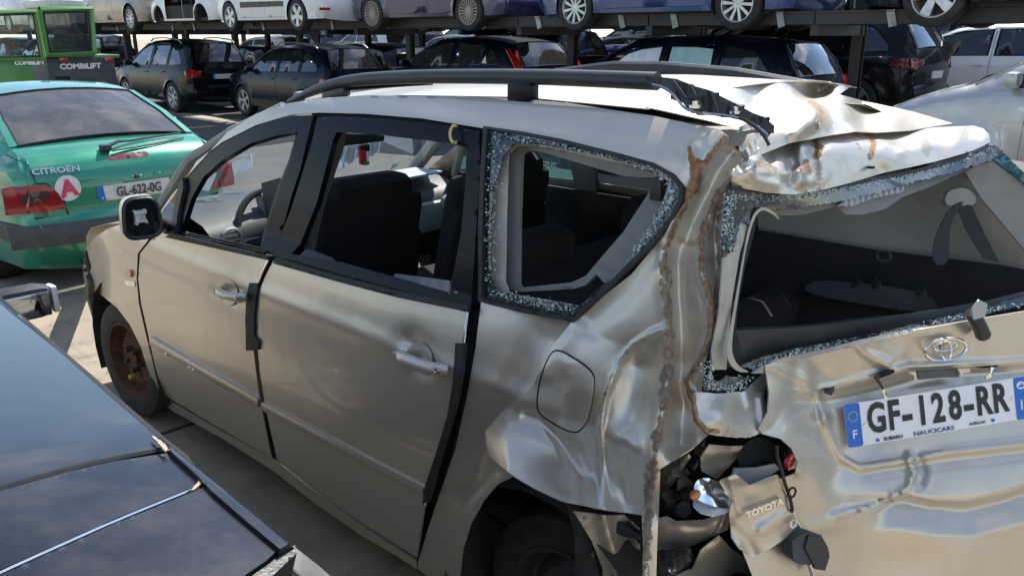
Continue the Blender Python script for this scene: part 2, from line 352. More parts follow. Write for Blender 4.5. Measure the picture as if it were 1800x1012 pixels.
def text(body, size, M4, m, name='lettering', parent=None, extrude=.0006, offset=0, xs=1, align='CENTER', shear=0, spacing=1, bevel=0):
    cu = bpy.data.curves.new(name, 'FONT'); cu.body = body; cu.size = size; cu.extrude = extrude; cu.offset = offset; cu.align_x = align; cu.align_y = 'CENTER'; cu.shear = shear; cu.space_character = spacing
    cu.bevel_depth = bevel; cu.resolution_u = 3
    o = bpy.data.objects.new(name, cu); COL.objects.link(o); bpy.context.view_layer.update()
    me = bpy.data.meshes.new_from_object(o.evaluated_get(bpy.context.evaluated_depsgraph_get())); bpy.data.objects.remove(o)
    me.transform(Matrix.Diagonal((xs, 1, 1, 1))); me.transform(M4); me.materials.clear(); me.materials.append(m)
    q = bpy.data.objects.new(name, me); COL.objects.link(q)
    if parent: q.parent = parent
    return q
def frame4(o, x, y):
    """matrix with origin o, x axis x, y axis ~y"""
    x = Vector(x).normalized(); y = Vector(y); y = (y - x * y.dot(x)).normalized(); z = x.cross(y)
    return Matrix(((x[0], y[0], z[0], o[0]), (x[1], y[1], z[1], o[1]), (x[2], y[2], z[2], o[2]), (0, 0, 0, 1)))
def copy_tree(o, parent=None):
    c = o.copy(); COL.objects.link(c)
    if parent: c.parent = parent
    for ch in list(o.children): copy_tree(ch, c)
    return c
# ------------------------------------------------------------ wheels
WHEELS = {}
def wheel_meshes(style, R, w, m):
    key = (style, round(R, 3), w, m.name)
    if key in WHEELS: return WHEELS[key]
    rr = R * (.70 if style != 'steel' else .66)
    t = MB().lathe([(rr - .01, -w * .42), (rr + .005, -w * .5), (R * .86, -w * .53), (R * .965, -w * .47), (R, -w * .36), (R, w * .36), (R * .965, w * .47), (R * .86, w * .53), (rr + .005, w * .5), (rr - .01, w * .42)], n=36)
    to = t.build('wheel', m_tyre); tm = to.data; bpy.data.objects.remove(to)
    b = MB(); b.lathe([(rr, w * .49), (rr - .012, w * .50), (rr - .02, w * .40), (rr - .035, w * .1), (rr - .04, -w * .3)], n=36)
    if style == 'steel':
        b.lathe([(rr - .02, w * .30), (rr * .8, w * .16), (rr * .62, w * .30), (rr * .4, w * .24), (.045, w * .26), (.04, w * .36), (.0, w * .38)], n=36)
        for k in range(5): b.box((.055 * math.cos(k * 1.2566), w * .33, .055 * math.sin(k * 1.2566)), (.02, .04, .02))
    else:
        n, sw = {'ten': (10, .020), 'many': (20, .011), 'five': (5, .052), 'six': (6, .045), 'twin': (5, .024), 'seven': (7, .03)}[style]
        b.lathe([(.07, w * .30), (.055, w * .42), (.0, w * .43)], n=20)
        for k in range(n):
            for dd in ((-.09, .09) if style == 'twin' else (0,)):
                a = 2 * math.pi * k / n + dd; ca, sa = math.cos(a), math.sin(a); i0, i1 = .05, rr - .012
                def P(r_, s_, y_): return (r_ * ca - s_ * sa, y_, r_ * sa + s_ * ca)
                V = [P(i0, -sw * .7, w * .41), P(i0, sw * .7, w * .41), P(i1, sw, w * .44), P(i1, -sw, w * .44), P(i0, -sw * .7, w * .25), P(i0, sw * .7, w * .25), P(i1, sw * 1.2, w * .3), P(i1, -sw * 1.2, w * .3)]
                b.add(V, [(0, 1, 2, 3), (0, 3, 7, 4), (1, 5, 6, 2), (0, 4, 5, 1), (3, 2, 6, 7)])
    bo = b.build('rim', m, sharp=30); bmm = bo.data; bpy.data.objects.remove(bo)
    d = MB().lathe([(rr - .015, w * .02), (.0, w * .02)], n=24); d.lathe([(rr * .55, w * .12), (.05, w * .14)], n=20)
    do = d.build('brake_disc', m_under); dm = do.data; bpy.data.objects.remove(do)
    WHEELS[key] = (tm, bmm, dm); return WHEELS[key]
def wheel(parent, x, y, z, style='ten', R=.315, w=.20, m=None, steer=0):
    tm, bm_, dm = wheel_meshes(style, R, w, m or m_rim)
    o = bpy.data.objects.new('wheel', tm); COL.objects.link(o); o.parent = parent; o.location = (x, y, z)
    o.rotation_euler = (0, RNG.uniform(0, 6), (0 if y > 0 else math.pi) + steer)
    q = bpy.data.objects.new('rim', bm_); COL.objects.link(q); q.parent = o
    q = bpy.data.objects.new('brake_disc', dm); COL.objects.link(q); q.parent = o
    return o

# ------------------------------------------------------------ a complete car from a side outline
def interp_poly(pl, x):
    pl = sorted([tuple(p) for p in pl]); return np.interp(x, [p[0] for p in pl], [p[1] for p in pl])
TYPES = {
 'suv': dict(L=4.52, W=1.85, ax=(.86, 3.56), R=.36, belt=((0.3, 1.10), (4.0, 1.02)), tum=.36,
   seg=[('front_bumper', [(4.38, .30), (4.50, .45), (4.52, .62), (4.46, .80)]), ('bonnet', [(4.46, .80), (4.36, .93), (4.0, 1.04), (3.42, 1.13)]), ('windscreen', [(3.42, 1.13), (3.0, 1.38), (2.62, 1.58)]),
        ('roof', [(2.62, 1.58), (2.2, 1.655), (1.5, 1.68), (.8, 1.64), (.38, 1.58)]), ('rear_window', [(.38, 1.58), (.22, 1.38), (.10, 1.16)]), ('tailgate', [(.10, 1.16), (.04, 1.0), (.03, .82), (.05, .62)]), ('rear_bumper', [(.05, .62), (-.02, .55), (.0, .42), (.09, .30)])],
   dlo=[(3.22, 1.10), (2.72, 1.44), (2.45, 1.54), (1.9, 1.58), (1.2, 1.565), (.72, 1.47), (.45, 1.19)], pil=(2.98, 2.02, 1.12)),
 'mpv': dict(L=4.36, W=1.77, ax=(.78, 3.53), R=.315, belt=((0.2, 1.12), (4.0, 1.00)), tum=.34,
   seg=[('front_bumper', [(4.22, .22), (4.34, .36), (4.36, .52), (4.28, .70)]), ('bonnet', [(4.28, .70), (4.15, .84), (3.8, .97), (3.50, 1.05)]), ('windscreen', [(3.50, 1.05), (2.95, 1.36), (2.50, 1.55)]),
        ('roof', [(2.50, 1.55), (2.1, 1.62), (1.5, 1.645), (.8, 1.62), (.35, 1.56)]), ('rear_window', [(.35, 1.56), (.20, 1.35), (.10, 1.12)]), ('tailgate', [(.10, 1.12), (.04, .95), (.03, .78), (.04, .60)]), ('rear_bumper', [(.04, .60), (-.03, .5), (.0, .35), (.08, .25)])],
   dlo=[(3.30, 1.05), (2.72, 1.40), (2.4, 1.50), (1.9, 1.54), (1.2, 1.53), (.75, 1.46), (.48, 1.17)], pil=(2.95, 2.0, 1.02)),
 'hatch': dict(L=4.1, W=1.74, ax=(.72, 3.28), R=.31, belt=((0.2, 1.02), (3.8, .92)), tum=.38,
   seg=[('front_bumper', [(3.98, .22), (4.08, .35), (4.10, .50), (4.02, .64)]), ('bonnet', [(4.02, .64), (3.9, .77), (3.55, .89), (3.12, .97)]), ('windscreen', [(3.12, .97), (2.7, 1.22), (2.3, 1.40)]),
        ('roof', [(2.30, 1.40), (1.9, 1.455), (1.4, 1.47), (.8, 1.43), (.45, 1.37)]), ('rear_window', [(.45, 1.37), (.26, 1.18), (.13, 1.0)]), ('tailgate', [(.13, 1.0), (.06, .88), (.04, .72), (.05, .55)]), ('rear_bumper', [(.05, .55), (-.02, .48), (.0, .35), (.08, .25)])],
   dlo=[(2.98, .96), (2.5, 1.27), (2.15, 1.36), (1.7, 1.39), (1.1, 1.36), (.75, 1.26), (.58, 1.07)], pil=(2.68, 1.72, .95)),
 'wagon': dict(L=4.62, W=1.77, ax=(.95, 3.66), R=.315, belt=((0.2, 1.0), (4.2, .92)), tum=.38,
   seg=[('front_bumper', [(4.48, .22), (4.6, .35), (4.62, .50), (4.54, .64)]), ('bonnet', [(4.54, .64), (4.40, .78), (4.0, .89), (3.45, .98)]), ('windscreen', [(3.45, .98), (2.95, 1.25), (2.62, 1.40)]),
        ('roof', [(2.62, 1.40), (2.2, 1.46), (1.5, 1.475), (.8, 1.44), (.35, 1.38)]), ('rear_window', [(.35, 1.38), (.18, 1.2), (.09, 1.0)]), ('tailgate', [(.09, 1.0), (.05, .88), (.03, .72), (.05, .55)]), ('rear_bumper', [(.05, .55), (-.02, .48), (.0, .35), (.08, .25)])],
   dlo=[(3.25, .96), (2.8, 1.28), (2.5, 1.36), (2.0, 1.40), (1.2, 1.39), (.65, 1.32), (.40, 1.05)], pil=(2.95, 2.0, 1.18)),
 'liftback': dict(L=4.40, W=1.70, ax=(.92, 3.46), R=.30, belt=((0.2, .98), (4.2, .88)), tum=.40,
   seg=[('front_bumper', [(4.26, .20), (4.38, .32), (4.40, .46), (4.32, .58)]), ('bonnet', [(4.32, .58), (4.18, .70), (3.8, .82), (3.25, .93)]), ('windscreen', [(3.25, .93), (2.8, 1.17), (2.45, 1.33)]),
        ('roof', [(2.45, 1.33), (2.1, 1.39), (1.75, 1.405), (1.45, 1.385), (1.16, 1.35)]), ('rear_window', [(1.16, 1.35), (.72, 1.19), (.34, 1.02)]), ('tailgate', [(.34, 1.02), (.22, .985), (.14, .965), (.09, .93), (.05, .84), (.04, .72), (.06, .58)]), ('rear_bumper', [(.06, .58), (.00, .56), (-.03, .50), (-.01, .38), (.05, .30), (.12, .22)])],
   dlo=[(3.05, .93), (2.6, 1.22), (2.35, 1.30), (1.9, 1.335), (1.5, 1.31), (1.1, 1.2), (.80, 1.01)], pil=(2.72, 1.78, 1.08)),
}
def car(name, kind, loc, pm, label, cat='car', group=None, rz=0, wheels='ten', wm=None, rails=None, step=.10, glass=None, open_windows=(), doorless=False, steps=7, nointerior=False, tail='side', no_wheels=(), handles=True, mirrors=True, flares=None, scale=1):
    T = TYPES[kind]; L_, W = T['L'], T['W']; hw = W / 2; xr, xf = T['ax']; R = T['R']; glass = glass or m_glassd
    root = empty(name, loc, rz, label=label, cat=cat, group=group)
    if scale != 1: root.scale = (scale,) * 3
    tm = T['tum']; b0, b1 = T['belt']
    def belt(x): return b0[1] + (b1[1] - b0[1]) * (x - b0[0]) / (b1[0] - b0[0])
    outline = []
    for nme, p in T['seg']:
        q = np.array(p, float)
        outline += [tuple(v) for v in (q if not outline else q[1:])]
    ra = R + .045; arch = lambda cx: [(cx + ra * math.cos(t), R + ra * math.sin(t)) for t in np.linspace(rad(180 + 12), rad(-12), 15)] if True else []
    zl = T['seg'][0][1][0][1]; zs = .24 if R < .34 else .30
    bottom = [(xr + ra * math.cos(t), R + ra * math.sin(t)) for t in np.linspace(rad(192), rad(-12), 17)] + [(xf + ra * math.cos(t), R + ra * math.sin(t)) for t in np.linspace(rad(192), rad(-12), 17)]
    full = outline + bottom
    out = np.array(outline)
    def yside(P):
        x, z = P[:, 0], P[:, 1]; bz = belt(x)
        t = np.abs((x - L_ / 2) / (L_ / 2)); y = hw * (1 - .05 * t ** 2 - .10 * t ** 8)
        lo = (1 - .035 * ((z - .62) / .4) ** 2); y = y * np.where(z < bz, lo, 1 - .035 * ((bz - .62) / .4) ** 2)
        sh = np.clip((z - (bz - .10)) / .1, 0, 1); y = y - .018 * sh ** 2
        y = y - np.clip(z - bz, 0, 9) * tm - .10 * np.clip(z - bz, 0, 9) ** 2
        # wheel arch lips
        for cx in (xr, xf):
            d = np.hypot(x - cx, z - R); y = y + .022 * np.exp(-((d - ra) / .05) ** 2) * (z > R - .1)
        q, _, _ = segdist(P, out); r = .075
        a = np.clip(1 - q / r, 0, 1); y = y - r * (1 - np.sqrt(1 - a * a * .98))
        return y
    def SF(sg):
        def f(P): return np.c_[P[:, 0], sg * yside(P), P[:, 1]]
        return f
    # door and window outlines
    dlo = np.array(T['dlo'], float); xA, xB, xC = T['pil']; top = dlo[::-1]
    def dz(x): return np.interp(x, top[:, 0], top[:, 1])
    def win(x0, x1):
        xs = np.linspace(x0, x1, 9); up = [(x, dz(x)) for x in xs if dz(x) > belt(x) + .03]
        if len(up) < 2: return None
        x0b, x1b = up[0][0], up[-1][0]
        return [(x0b, belt(x0b) + .02), (x1b, belt(x1b) + .02)] + up[::-1]
    w1 = win(xB + .05, dlo[0][0]); w2 = win(xC + .03, xB - .05); w3 = win(dlo[-1][0], xC - .05)
    def door(x0, x1, rear=False):
        xs = np.linspace(x0, x1, 8); up = [(x, max(dz(x) + .035, belt(x) + .01)) for x in xs]
        p = [(x1, zs + .05), (x1, belt(x1))] + up[::-1]
        if rear:
            xw = xr + ra + .06; p += [(x0, belt(x0) - .12)] + [(xr + (ra + .07) * math.cos(t), R + (ra + .07) * math.sin(t)) for t in np.linspace(rad(60), rad(10), 5)] + [(xr + ra + .09, zs + .05)]
        else: p += [(x0, zs + .05)]
        return p
    d1 = door(xB + .004, xA + .28 if False else xA + .12); d2 = door(xC, xB - .004, True)
    def shrink(p, e):
        p = np.array(p, float); c = p.mean(0); d = p - c; return p - d / np.maximum(np.hypot(d[:, 0], d[:, 1])[:, None], 1e-6) * e
    ctr = lambda sg: (L_ / 2, sg * 50, .8)
    for sg in (1, -1):
        if sg == -1 and tail == 'left_only': continue
        f = SF(sg); bodyholes = [d1, d2] + ([w3] if w3 else [])
        patch('side_panel', full, f, pm, root, bodyholes, step, thick=.003, toward=ctr(sg))
        for dp, w_ in ((d1, w1), (d2, w2)):
            if doorless: continue
            do = patch('door', shrink(dp, .006), f, pm, root, [w_] if w_ else [], step, thick=.003, toward=ctr(sg))
            if handles:
                c = np.array([min(p[0] for p in dp) + .16, belt(min(p[0] for p in dp)) - .13]); y = yside(c[None])[0]
                MB().box((c[0], sg * (y + .018), c[1]), (.17, .018, .028), bev=.008).build('door_handle', pm, do)
        for i, (w_, par) in enumerate(((w1, 1), (w2, 2), (w3, 3))):
            if not w_: continue
            w_ = np.array(w_); sw = shrink(w_, .012)
            g = lambda P, f=f, sg=sg: f(P) + np.array([0, -sg * .008, 0])
            ring = lambda P, f=f, sg=sg: f(P) + np.array([0, sg * .0015, 0])
            patch('window_seal', shrink(w_, -.016), ring, m_gloss, root, [shrink(w_, .018)], step, thick=0, toward=ctr(sg))
            if i not in open_windows: patch('side_window', sw, g, glass, root, (), step * 1.6, thick=0, toward=ctr(sg))
        # arch liner and sill
        if flares:
            for cx in (xr, xf):
                th = np.linspace(rad(190), rad(-10), 15); oo = [(cx + (ra + .06) * math.cos(t), R + (ra + .06) * math.sin(t)) for t in th]; ii = [(cx + (ra - .005) * math.cos(t), R + (ra - .005) * math.sin(t)) for t in th[::-1]]
                patch('arch_flare', oo + ii, lambda P, f=f, sg=sg: f(P) + np.array([0, sg * .006, 0]), m_black, root, (), .06, thick=.004, toward=ctr(sg))
            patch('sill_cladding', [(xr + ra, zs + .01), (xf - ra, zs + .01), (xf - ra, zs + .14), (xr + ra, zs + .14)], lambda P, f=f, sg=sg: f(P) + np.array([0, sg * .008, 0]), m_black, root, (), .12, thick=.004, toward=ctr(sg))
        if mirrors:
            x = dlo[0][0] - .12; z = belt(x) + .05; y = yside(np.array([[x, z]]))[0]
            mo = MB().box((x, sg * (y + .11), z + .03), (.10, .19, .13), bev=.04); mo.box((x, sg * (y + .02), z), (.05, .08, .04)); mo.build('wing_mirror', pm, root)
    # surfaces swept across
    for nme, p in T['seg']:
        p = np.array(p, float); q = resample(p, .09, False)
        # smooth the polyline a little
        tt = np.r_[0, np.cumsum(np.hypot(*np.diff(p, axis=0).T))]; ts = np.linspace(0, tt[-1], max(4, int(tt[-1] / .07)))
        q = np.c_[np.interp(ts, tt, p[:, 0]), np.interp(ts, tt, p[:, 1])]
        for _ in range(2): q[1:-1] = (q[:-2] + 2 * q[1:-1] + q[2:]) / 4
        dq = np.gradient(q, axis=0); nrm = np.c_[dq[:, 1], -dq[:, 0]]; nrm /= np.hypot(nrm[:, 0], nrm[:, 1])[:, None] + 1e-9
        if (nrm[:, 0] * (q[:, 0] - L_ / 2) + nrm[:, 1] * (q[:, 1] - .7)).sum() < 0: nrm = -nrm
        ye = yside(np.where(True, q, q)); ye = np.maximum(ye, .3)
        cr_ = {'front_bumper': .16, 'bonnet': .05, 'windscreen': .07, 'roof': .035, 'rear_window': .05, 'tailgate': .06, 'rear_bumper': .09}[nme]
        fade = np.ones(len(q))
        ss = np.array([-1, -.97, -.92, -.8, -.6, -.35, 0, .35, .6, .8, .92, .97, 1])
        G = np.zeros((len(q), len(ss), 3))
        for j, s_ in enumerate(ss):
            h = cr_ * (1 - s_ ** 2)
            G[:, j, 0] = q[:, 0] + nrm[:, 0] * h; G[:, j, 1] = ye * s_; G[:, j, 2] = q[:, 1] + nrm[:, 1] * h * (1 if nme not in ('tailgate',) else .5)
        # share the edge rows between neighbouring segments: blend the crown at ends
        T.setdefault('_rows', {})
        V = G.reshape(-1, 3); n = len(ss)
        def quads(j0, j1): return [(i * n + j, i * n + j + 1, (i + 1) * n + j + 1, (i + 1) * n + j) for i in range(len(q) - 1) for j in range(j0, j1)]
        if nme in ('windscreen', 'rear_window'):
            g_ = mk(nme, V, quads(2, n - 3), glass if nme == 'rear_window' else m_glass, root)
            [mk('pillar', G[:, j0:j0 + 3].reshape(-1, 3), [(i * 3 + j, i * 3 + j + 1, (i + 1) * 3 + j + 1, (i + 1) * 3 + j) for i in range(len(q) - 1) for j in range(2)], pm, root, thick=.02, off=0) for j0 in (0, n - 3)]
            # opaque frame line along the glass edge
            e = MB(); e.tube([G[i, 2] for i in range(len(q))], .012, 5); e.tube([G[i, n - 3] for i in range(len(q))], .012, 5); e.tube(list(G[0, 2:n - 2]), .012, 5); e.tube(list(G[-1, 2:n - 2]), .012, 5); e.build('glass_seal', m_gloss, root)
        else:
            mm = pm if nme != 'rear_bumper' or not flares else m_black
            o = mk(nme, V, quads(0, n - 1), mm, root, thick=.004, off=-1)
        T['_' + nme] = (q, ye, cr_)
    # fill tiny crown steps where two swept surfaces meet
    # under-body, arches, interior
    u = MB(); u.box((L_ / 2, 0, zs + .03), (L_ - .45, W * .80, .10)); u.box(((xr + xf) / 2, 0, zs + .22), (xf - xr - 2 * ra, W * .88, .35)); u.box((xf + .1, 0, .62), (.9, W * .55, .45)); u.box((xr - .1, 0, .55), (.8, W * .55, .35))
    for cx in (xr, xf):
        for sg in (1, -1):
            k = len(u.v); th = np.linspace(rad(200), rad(-20), 12)
            for t in th:
                for yy in (hw * .58, hw * .93): u.v.append((cx + (ra + .0) * math.cos(t), sg * yy, R + (ra) * math.sin(t)))
            for i in range(11): u.f.append((k + 2 * i, k + 2 * i + 1, k + 2 * i + 3, k + 2 * i + 2))
            u.v += [(cx + ra * math.cos(t), sg * hw * .58, R + ra * math.sin(t)) for t in th]; k2 = k + 24; u.f.append(tuple(k2 + i for i in range(12)))
    u.build('underbody', m_under, root, smooth=False)
    if not nointerior:
        s = MB(); zz = belt(xB)
        s.box((xB, 0, zz - .40), (2.6, W * .80, .06)); s.box((xf - ra - .28, 0, zz - .12), (.5, W * .78, .28), bev=.08)
        s.build('cabin_floor', m_black, root)
        for yy in (.36, -.36):
            q = MB(); q.box((xB + .02, yy, zz - .10), (.16, .46, .62), ry=rad(-14), bev=.06); q.box((xB - .07, yy, zz + .30), (.10, .26, .18), ry=rad(-14), bev=.04); q.box((xB + .28, yy, zz - .36), (.5, .48, .14), bev=.05); q.build('seat', m_seat, root)
        q = MB(); q.box((xC + .02, 0, zz - .08), (.16, 1.25, .56), ry=rad(-14), bev=.06); q.box((xC + .28, 0, zz - .36), (.5, 1.25, .14), bev=.05)
        for yy in (-.4, 0, .4): q.box((xC - .06, yy, zz + .26), (.09, .24, .14), bev=.03)
        q.build('rear_bench', m_seat, root)
    for i, (x, y) in enumerate(((xr, hw - .115), (xf, hw - .115), (xr, -hw + .115), (xf, -hw + .115))):
        if i in no_wheels: continue
        wheel(root, x, y, R, wheels, R, .21, wm)
    if rails:
        for sg in (1, -1):
            x0, x1 = xC - .55, xA - .75; ys = lambda x: yside(np.array([[x, np.interp(x, out[::-1, 0][np.argsort(out[::-1, 0])], out[::-1, 1][np.argsort(out[::-1, 0])]) - .05]]))[0]
            zt = lambda x: interp_poly(T['seg'][3][1] + [T['seg'][2][1][1]], x)
            P = [(x0, sg * (hw - .26), zt(x0) + .0)] + [(x, sg * (hw - .26), zt(x) + .055) for x in np.linspace(x0 + .15, x1 - .15, 7)] + [(x1, sg * (hw - .26), zt(x1) + .0)]
            MB().tube(P, .017, 6).build('roof_rail', rails, root)
    # a function onto the rear surface, (y, z) -> point
    def tailpt(P):
        y, z = P[:, 0], P[:, 1]; segs = [T['_rear_window'], T['_tailgate'], T['_rear_bumper']]
        Q = np.concatenate([s_[0] for s_ in segs]); Y = np.concatenate([s_[1] for s_ in segs]); C_ = np.concatenate([np.full(len(s_[0]), s_[2]) for s_ in segs]); o_ = np.argsort(Q[:, 1])
        x = np.interp(z, Q[o_, 1], Q[o_, 0]); ye = np.interp(z, Q[o_, 1], Y[o_]); c = np.interp(z, Q[o_, 1], C_[o_])
        return np.c_[x - c * (1 - (y / ye) ** 2), y, z]
    root['_x'] = 0; del root['_x']
    return root, yside, tailpt, SF
def tail_lamp(root, tailpt, SF, sg, yz, xz, m=None, m2=None, name='tail_lamp'):
    m = m or m_red
    o = patch(name, yz, lambda P: tailpt(P) + np.array([-.006, 0, 0]), m, root, (), .04, thick=.012, toward=(-50, 0, .8))
    if xz: patch(name, xz, lambda P: SF(sg)(P) + np.array([0, sg * .005, 0]), m, root, (), .04, thick=.01, toward=(0, sg * 50, .8))
    return o
# ------------------------------------------------------------ ground
def yard_z(x, y):
    # the yard rises gently towards the far right corner
    d = np.array([x - CAM[0], y - CAM[1]]); s = d[0] * RT[0] + d[1] * RT[1]; D = d[0] * math.cos(YAW) + d[1] * math.sin(YAW)
    k = np.clip((D - 4.6) / 3.0, 0, 1); k = k * k * (3 - 2 * k)
    return float(k * np.interp(s, [-9, -5, 0, 4, 9, 20], [0, .0, .25, .36, .52, .6]))
def ground_mat():
    m = bpy.data.materials.new('worn_concrete'); m.use_nodes = True; t = m.node_tree; b = t.nodes['Principled BSDF']; L = t.links.new
    g = N(t, 'ShaderNodeNewGeometry')
    a = N(t, 'ShaderNodeTexNoise', Scale=.55, Detail=12, Roughness=.68); L(g.outputs['Position'], a.inputs['Vector'])
    r = N(t, 'ShaderNodeValToRGB'); e = r.color_ramp.elements; e[0].position = .34; e[0].color = (.20, .17, .13, 1); e[1].position = .62; e[1].color = (.38, .325, .24, 1); L(a.outputs[0], r.inputs[0])
    o = N(t, 'ShaderNodeTexNoise', Scale=2.3, Detail=10, Roughness=.75); L(g.outputs['Position'], o.inputs['Vector'])
    r2 = N(t, 'ShaderNodeValToRGB'); r2.color_ramp.elements[0].position = .55; r2.color_ramp.elements[1].position = .72; L(o.outputs[0], r2.inputs[0])
    x = N(t, 'ShaderNodeMix', data_type='RGBA'); x.inputs[7].default_value = (.12, .105, .09, 1); L(r2.outputs[0], x.inputs[0]); L(r.outputs[0], x.inputs[6])
    f = N(t, 'ShaderNodeTexNoise', Scale=40, Detail=8, Roughness=.8); L(g.outputs['Position'], f.inputs['Vector'])
    mr = N(t, 'ShaderNodeMapRange'); mr.inputs[3].default_value = .72; mr.inputs[4].default_value = 1.25; L(f.outputs[0], mr.inputs[0])
    sc = N(t, 'ShaderNodeVectorMath', operation='SCALE'); L(x.outputs[2], sc.inputs[0]); L(mr.outputs[0], sc.inputs['Scale']); L(sc.outputs[0], b.inputs['Base Color'])
    b.inputs['Roughness'].default_value = .85
    bp = N(t, 'ShaderNodeBump'); bp.inputs['Strength'].default_value = .6; bp.inputs['Distance'].default_value = .01; L(f.outputs[0], bp.inputs['Height']); L(bp.outputs[0], b.inputs['Normal'])
    return m
m_ground = ground_mat()
gv, gf = [], []
gx = np.r_[-300, -120, -60, -30, np.arange(-20, 40.1, 1.0), 60, 120, 300]; gy = np.r_[-300, -120, -60, np.arange(-40, 12.1, 1.0), 30, 60, 120, 300]
for i, x in enumerate(gx):
    for j, y in enumerate(gy): gv.append((x, y, yard_z(x, y)))
for i in range(len(gx) - 1):
    for j in range(len(gy) - 1): k = i * len(gy) + j; gf.append((k, k + len(gy), k + len(gy) + 1, k + 1))
tag(mk('ground', gv, gf, m_ground), kind='structure')
# expansion joints cut in the concrete slabs
jm = MB()
for x in (-7.2, -2.4, 2.55, 4.55, 9.4): jm.box((x, 0, .0025), (.022, 16, .004))
for y in (-4.6, 1.25, 6.2): jm.box((1, y, .0028), (22, .022, .004))
tag(jm.build('slab_joint', mat('joint_tar', (.035, .03, .027), .9)), kind='structure')

# ------------------------------------------------------------ the wrecked people carrier
van = empty('wrecked_people_carrier', (1.4, 0, 0), label='beige people carrier with a crushed rear corner, torn panels and no glass', cat='car')
VOFF = np.array([1.4, 0, 0])
class _VP:  # everything of the van is modelled in world space and parented without moving it
    pass
def van_child(o, parent=None):
    o.parent = parent or van
    o.matrix_parent_inverse = Matrix.Identity(4)
    if (parent or van) is van: o.location = (-1.4, 0, 0)
    return o
def Q(ox, oy, s): return lambda *p: [(ox + a / s, oy + b / s) for a, b in p]
ZA = Q(840, 100, 2.024); ZB = Q(1100, 150, 4.0475); ZC = Q(840, 550, 2.191); ZD = Q(1200, 560, 2.238); ZE = Q(1130, 560, 2.24)
ZF = Q(300, 180, 2.81); ZG = Q(860, 220, 2.977); ZH = Q(1240, 150, 2.023); ZP = Q(1440, 620, 4.4); Z7 = Q(420, 450, 1.8); Z6 = Q(0, 500, 1.977)
def Ysurf(x, z):
    y = .858 - .045 * ((np.minimum(z, 1.17) - .75) / .42) ** 2
    y = y - .02 * np.clip((z - 1.0) / .17, 0, 1) ** 2
    t = np.clip(z - 1.17, 0, 9); y = y - .16 * t - .22 * t * t - 5.0 * np.clip(z - 1.56, 0, 9) ** 2
    y = y + .008 * np.exp(-((z - .98) / .03) ** 2)
    y = y - .13 * (np.clip(x - 2.35, 0, 9) / 1.1) ** 2 - .015 * np.clip(x - 1.5, 0, .85)
    return y
def hitside(UV, base=0.):
    UV = np.asarray(UV, float); d = rays(UV); n = len(UV); lo = np.full(n, .9); f0 = None; done = np.zeros(n, bool); L_ = np.full(n, .9); H_ = np.full(n, 6.0)
    ts = np.linspace(.9, 6.5, 80)
    def g(t): P = CAM + d * t[:, None]; return P[:, 1] - Ysurf(P[:, 0], P[:, 2]) - base
    prev = g(np.full(n, ts[0]))
    for a, b in zip(ts[:-1], ts[1:]):
        cur = g(np.full(n, b)); m = (~done) & (cur <= 0); L_[m] = a; H_[m] = b; done |= m; prev = cur
    for _ in range(22):
        mid = (L_ + H_) / 2; v = g(mid) > 0; L_ = np.where(v, mid, L_); H_ = np.where(v, H_, mid)
    return (L_ + H_) / 2
def SIDE(off=0., extra=None):
    def f(UV):
        UV = np.asarray(UV, float); t = hitside(UV, off)
        if extra is not None: t = t - extra(UV)
        P = CAM + rays(UV) * t[:, None]
        return P
    return f
def DEPTH(fn):
    def f(UV): UV = np.asarray(UV, float); return CAM + rays(UV) * fn(UV)[:, None]
    return f
def PLANE(axis, val):
    def f(UV): UV = np.asarray(UV, float); d = rays(UV); t = (val - CAM[axis]) / d[:, axis]; return CAM + d * t[:, None]
    return f
def grow(p, e): p = np.array(p, float); c = p.mean(0); d = p - c; return p + d / np.hypot(d[:, 0], d[:, 1])[:, None] * e
def vp(name, outline, fn, m, parent=None, **kw):
    o = patch(name, outline, fn, m, None, **kw); return van_child(o, parent)
def PT(u, v, fn): return fn(np.array([[u, v]], float))[0]
def vstrip(name, px, fn, r, m, parent=None, n=6, step=14):
    P = resample(px, step, False); X = fn(P); return van_child(MB().tube(X, r, n).build(name, m), parent)

# rust / bare metal along the folds
RUST = [([(1274, 242), (1245, 278), (1226, 300)], 8, .74), ([(1226, 296), (1208, 345)], 12, .80), ([(1208, 345), (1180, 410), (1172, 432), (1166, 470)], 11, .70), ([(1166, 465), (1174, 540), (1176, 600), (1172, 660), (1164, 720), (1152, 790), (1142, 860), (1136, 950), (1133, 1040)], 19, .64),
        ([(1212, 262), (1219, 290), (1220, 315)], 10, .80), ([(1228, 288), (1222, 330)], 15, .84),
        ([(1284, 318), (1262, 345), (1245, 380), (1232, 420), (1236, 485), (1250, 530), (1250, 584), (1238, 618), (1206, 670), (1216, 700), (1240, 755)], 12, .70),
        ([(1268, 345), (1262, 400), (1264, 470), (1258, 540)], 11, .66), ([(1160, 588), (1118, 600), (1085, 640), (1060, 700), (1052, 725)], 8, .48),
        ([(965, 615), (945, 665), (900, 705), (860, 745), (853, 775), (862, 800)], 5, .5), ([(1218, 690), (1224, 735), (1245, 760), (1262, 757)], 10, .85),
        ([(1425, 178), (1440, 190), (1448, 206), (1436, 222)], 15, .66), ([(1215, 800), (1185, 830), (1160, 860)], 6, .4)]
def wear(UV):
    w = np.zeros(len(UV))
    for pl, wd_, a in RUST:
        q, _, _ = segdist(UV, pl); w = np.maximum(w, a * np.clip(1.25 - q / wd_, 0, 1))
    return w
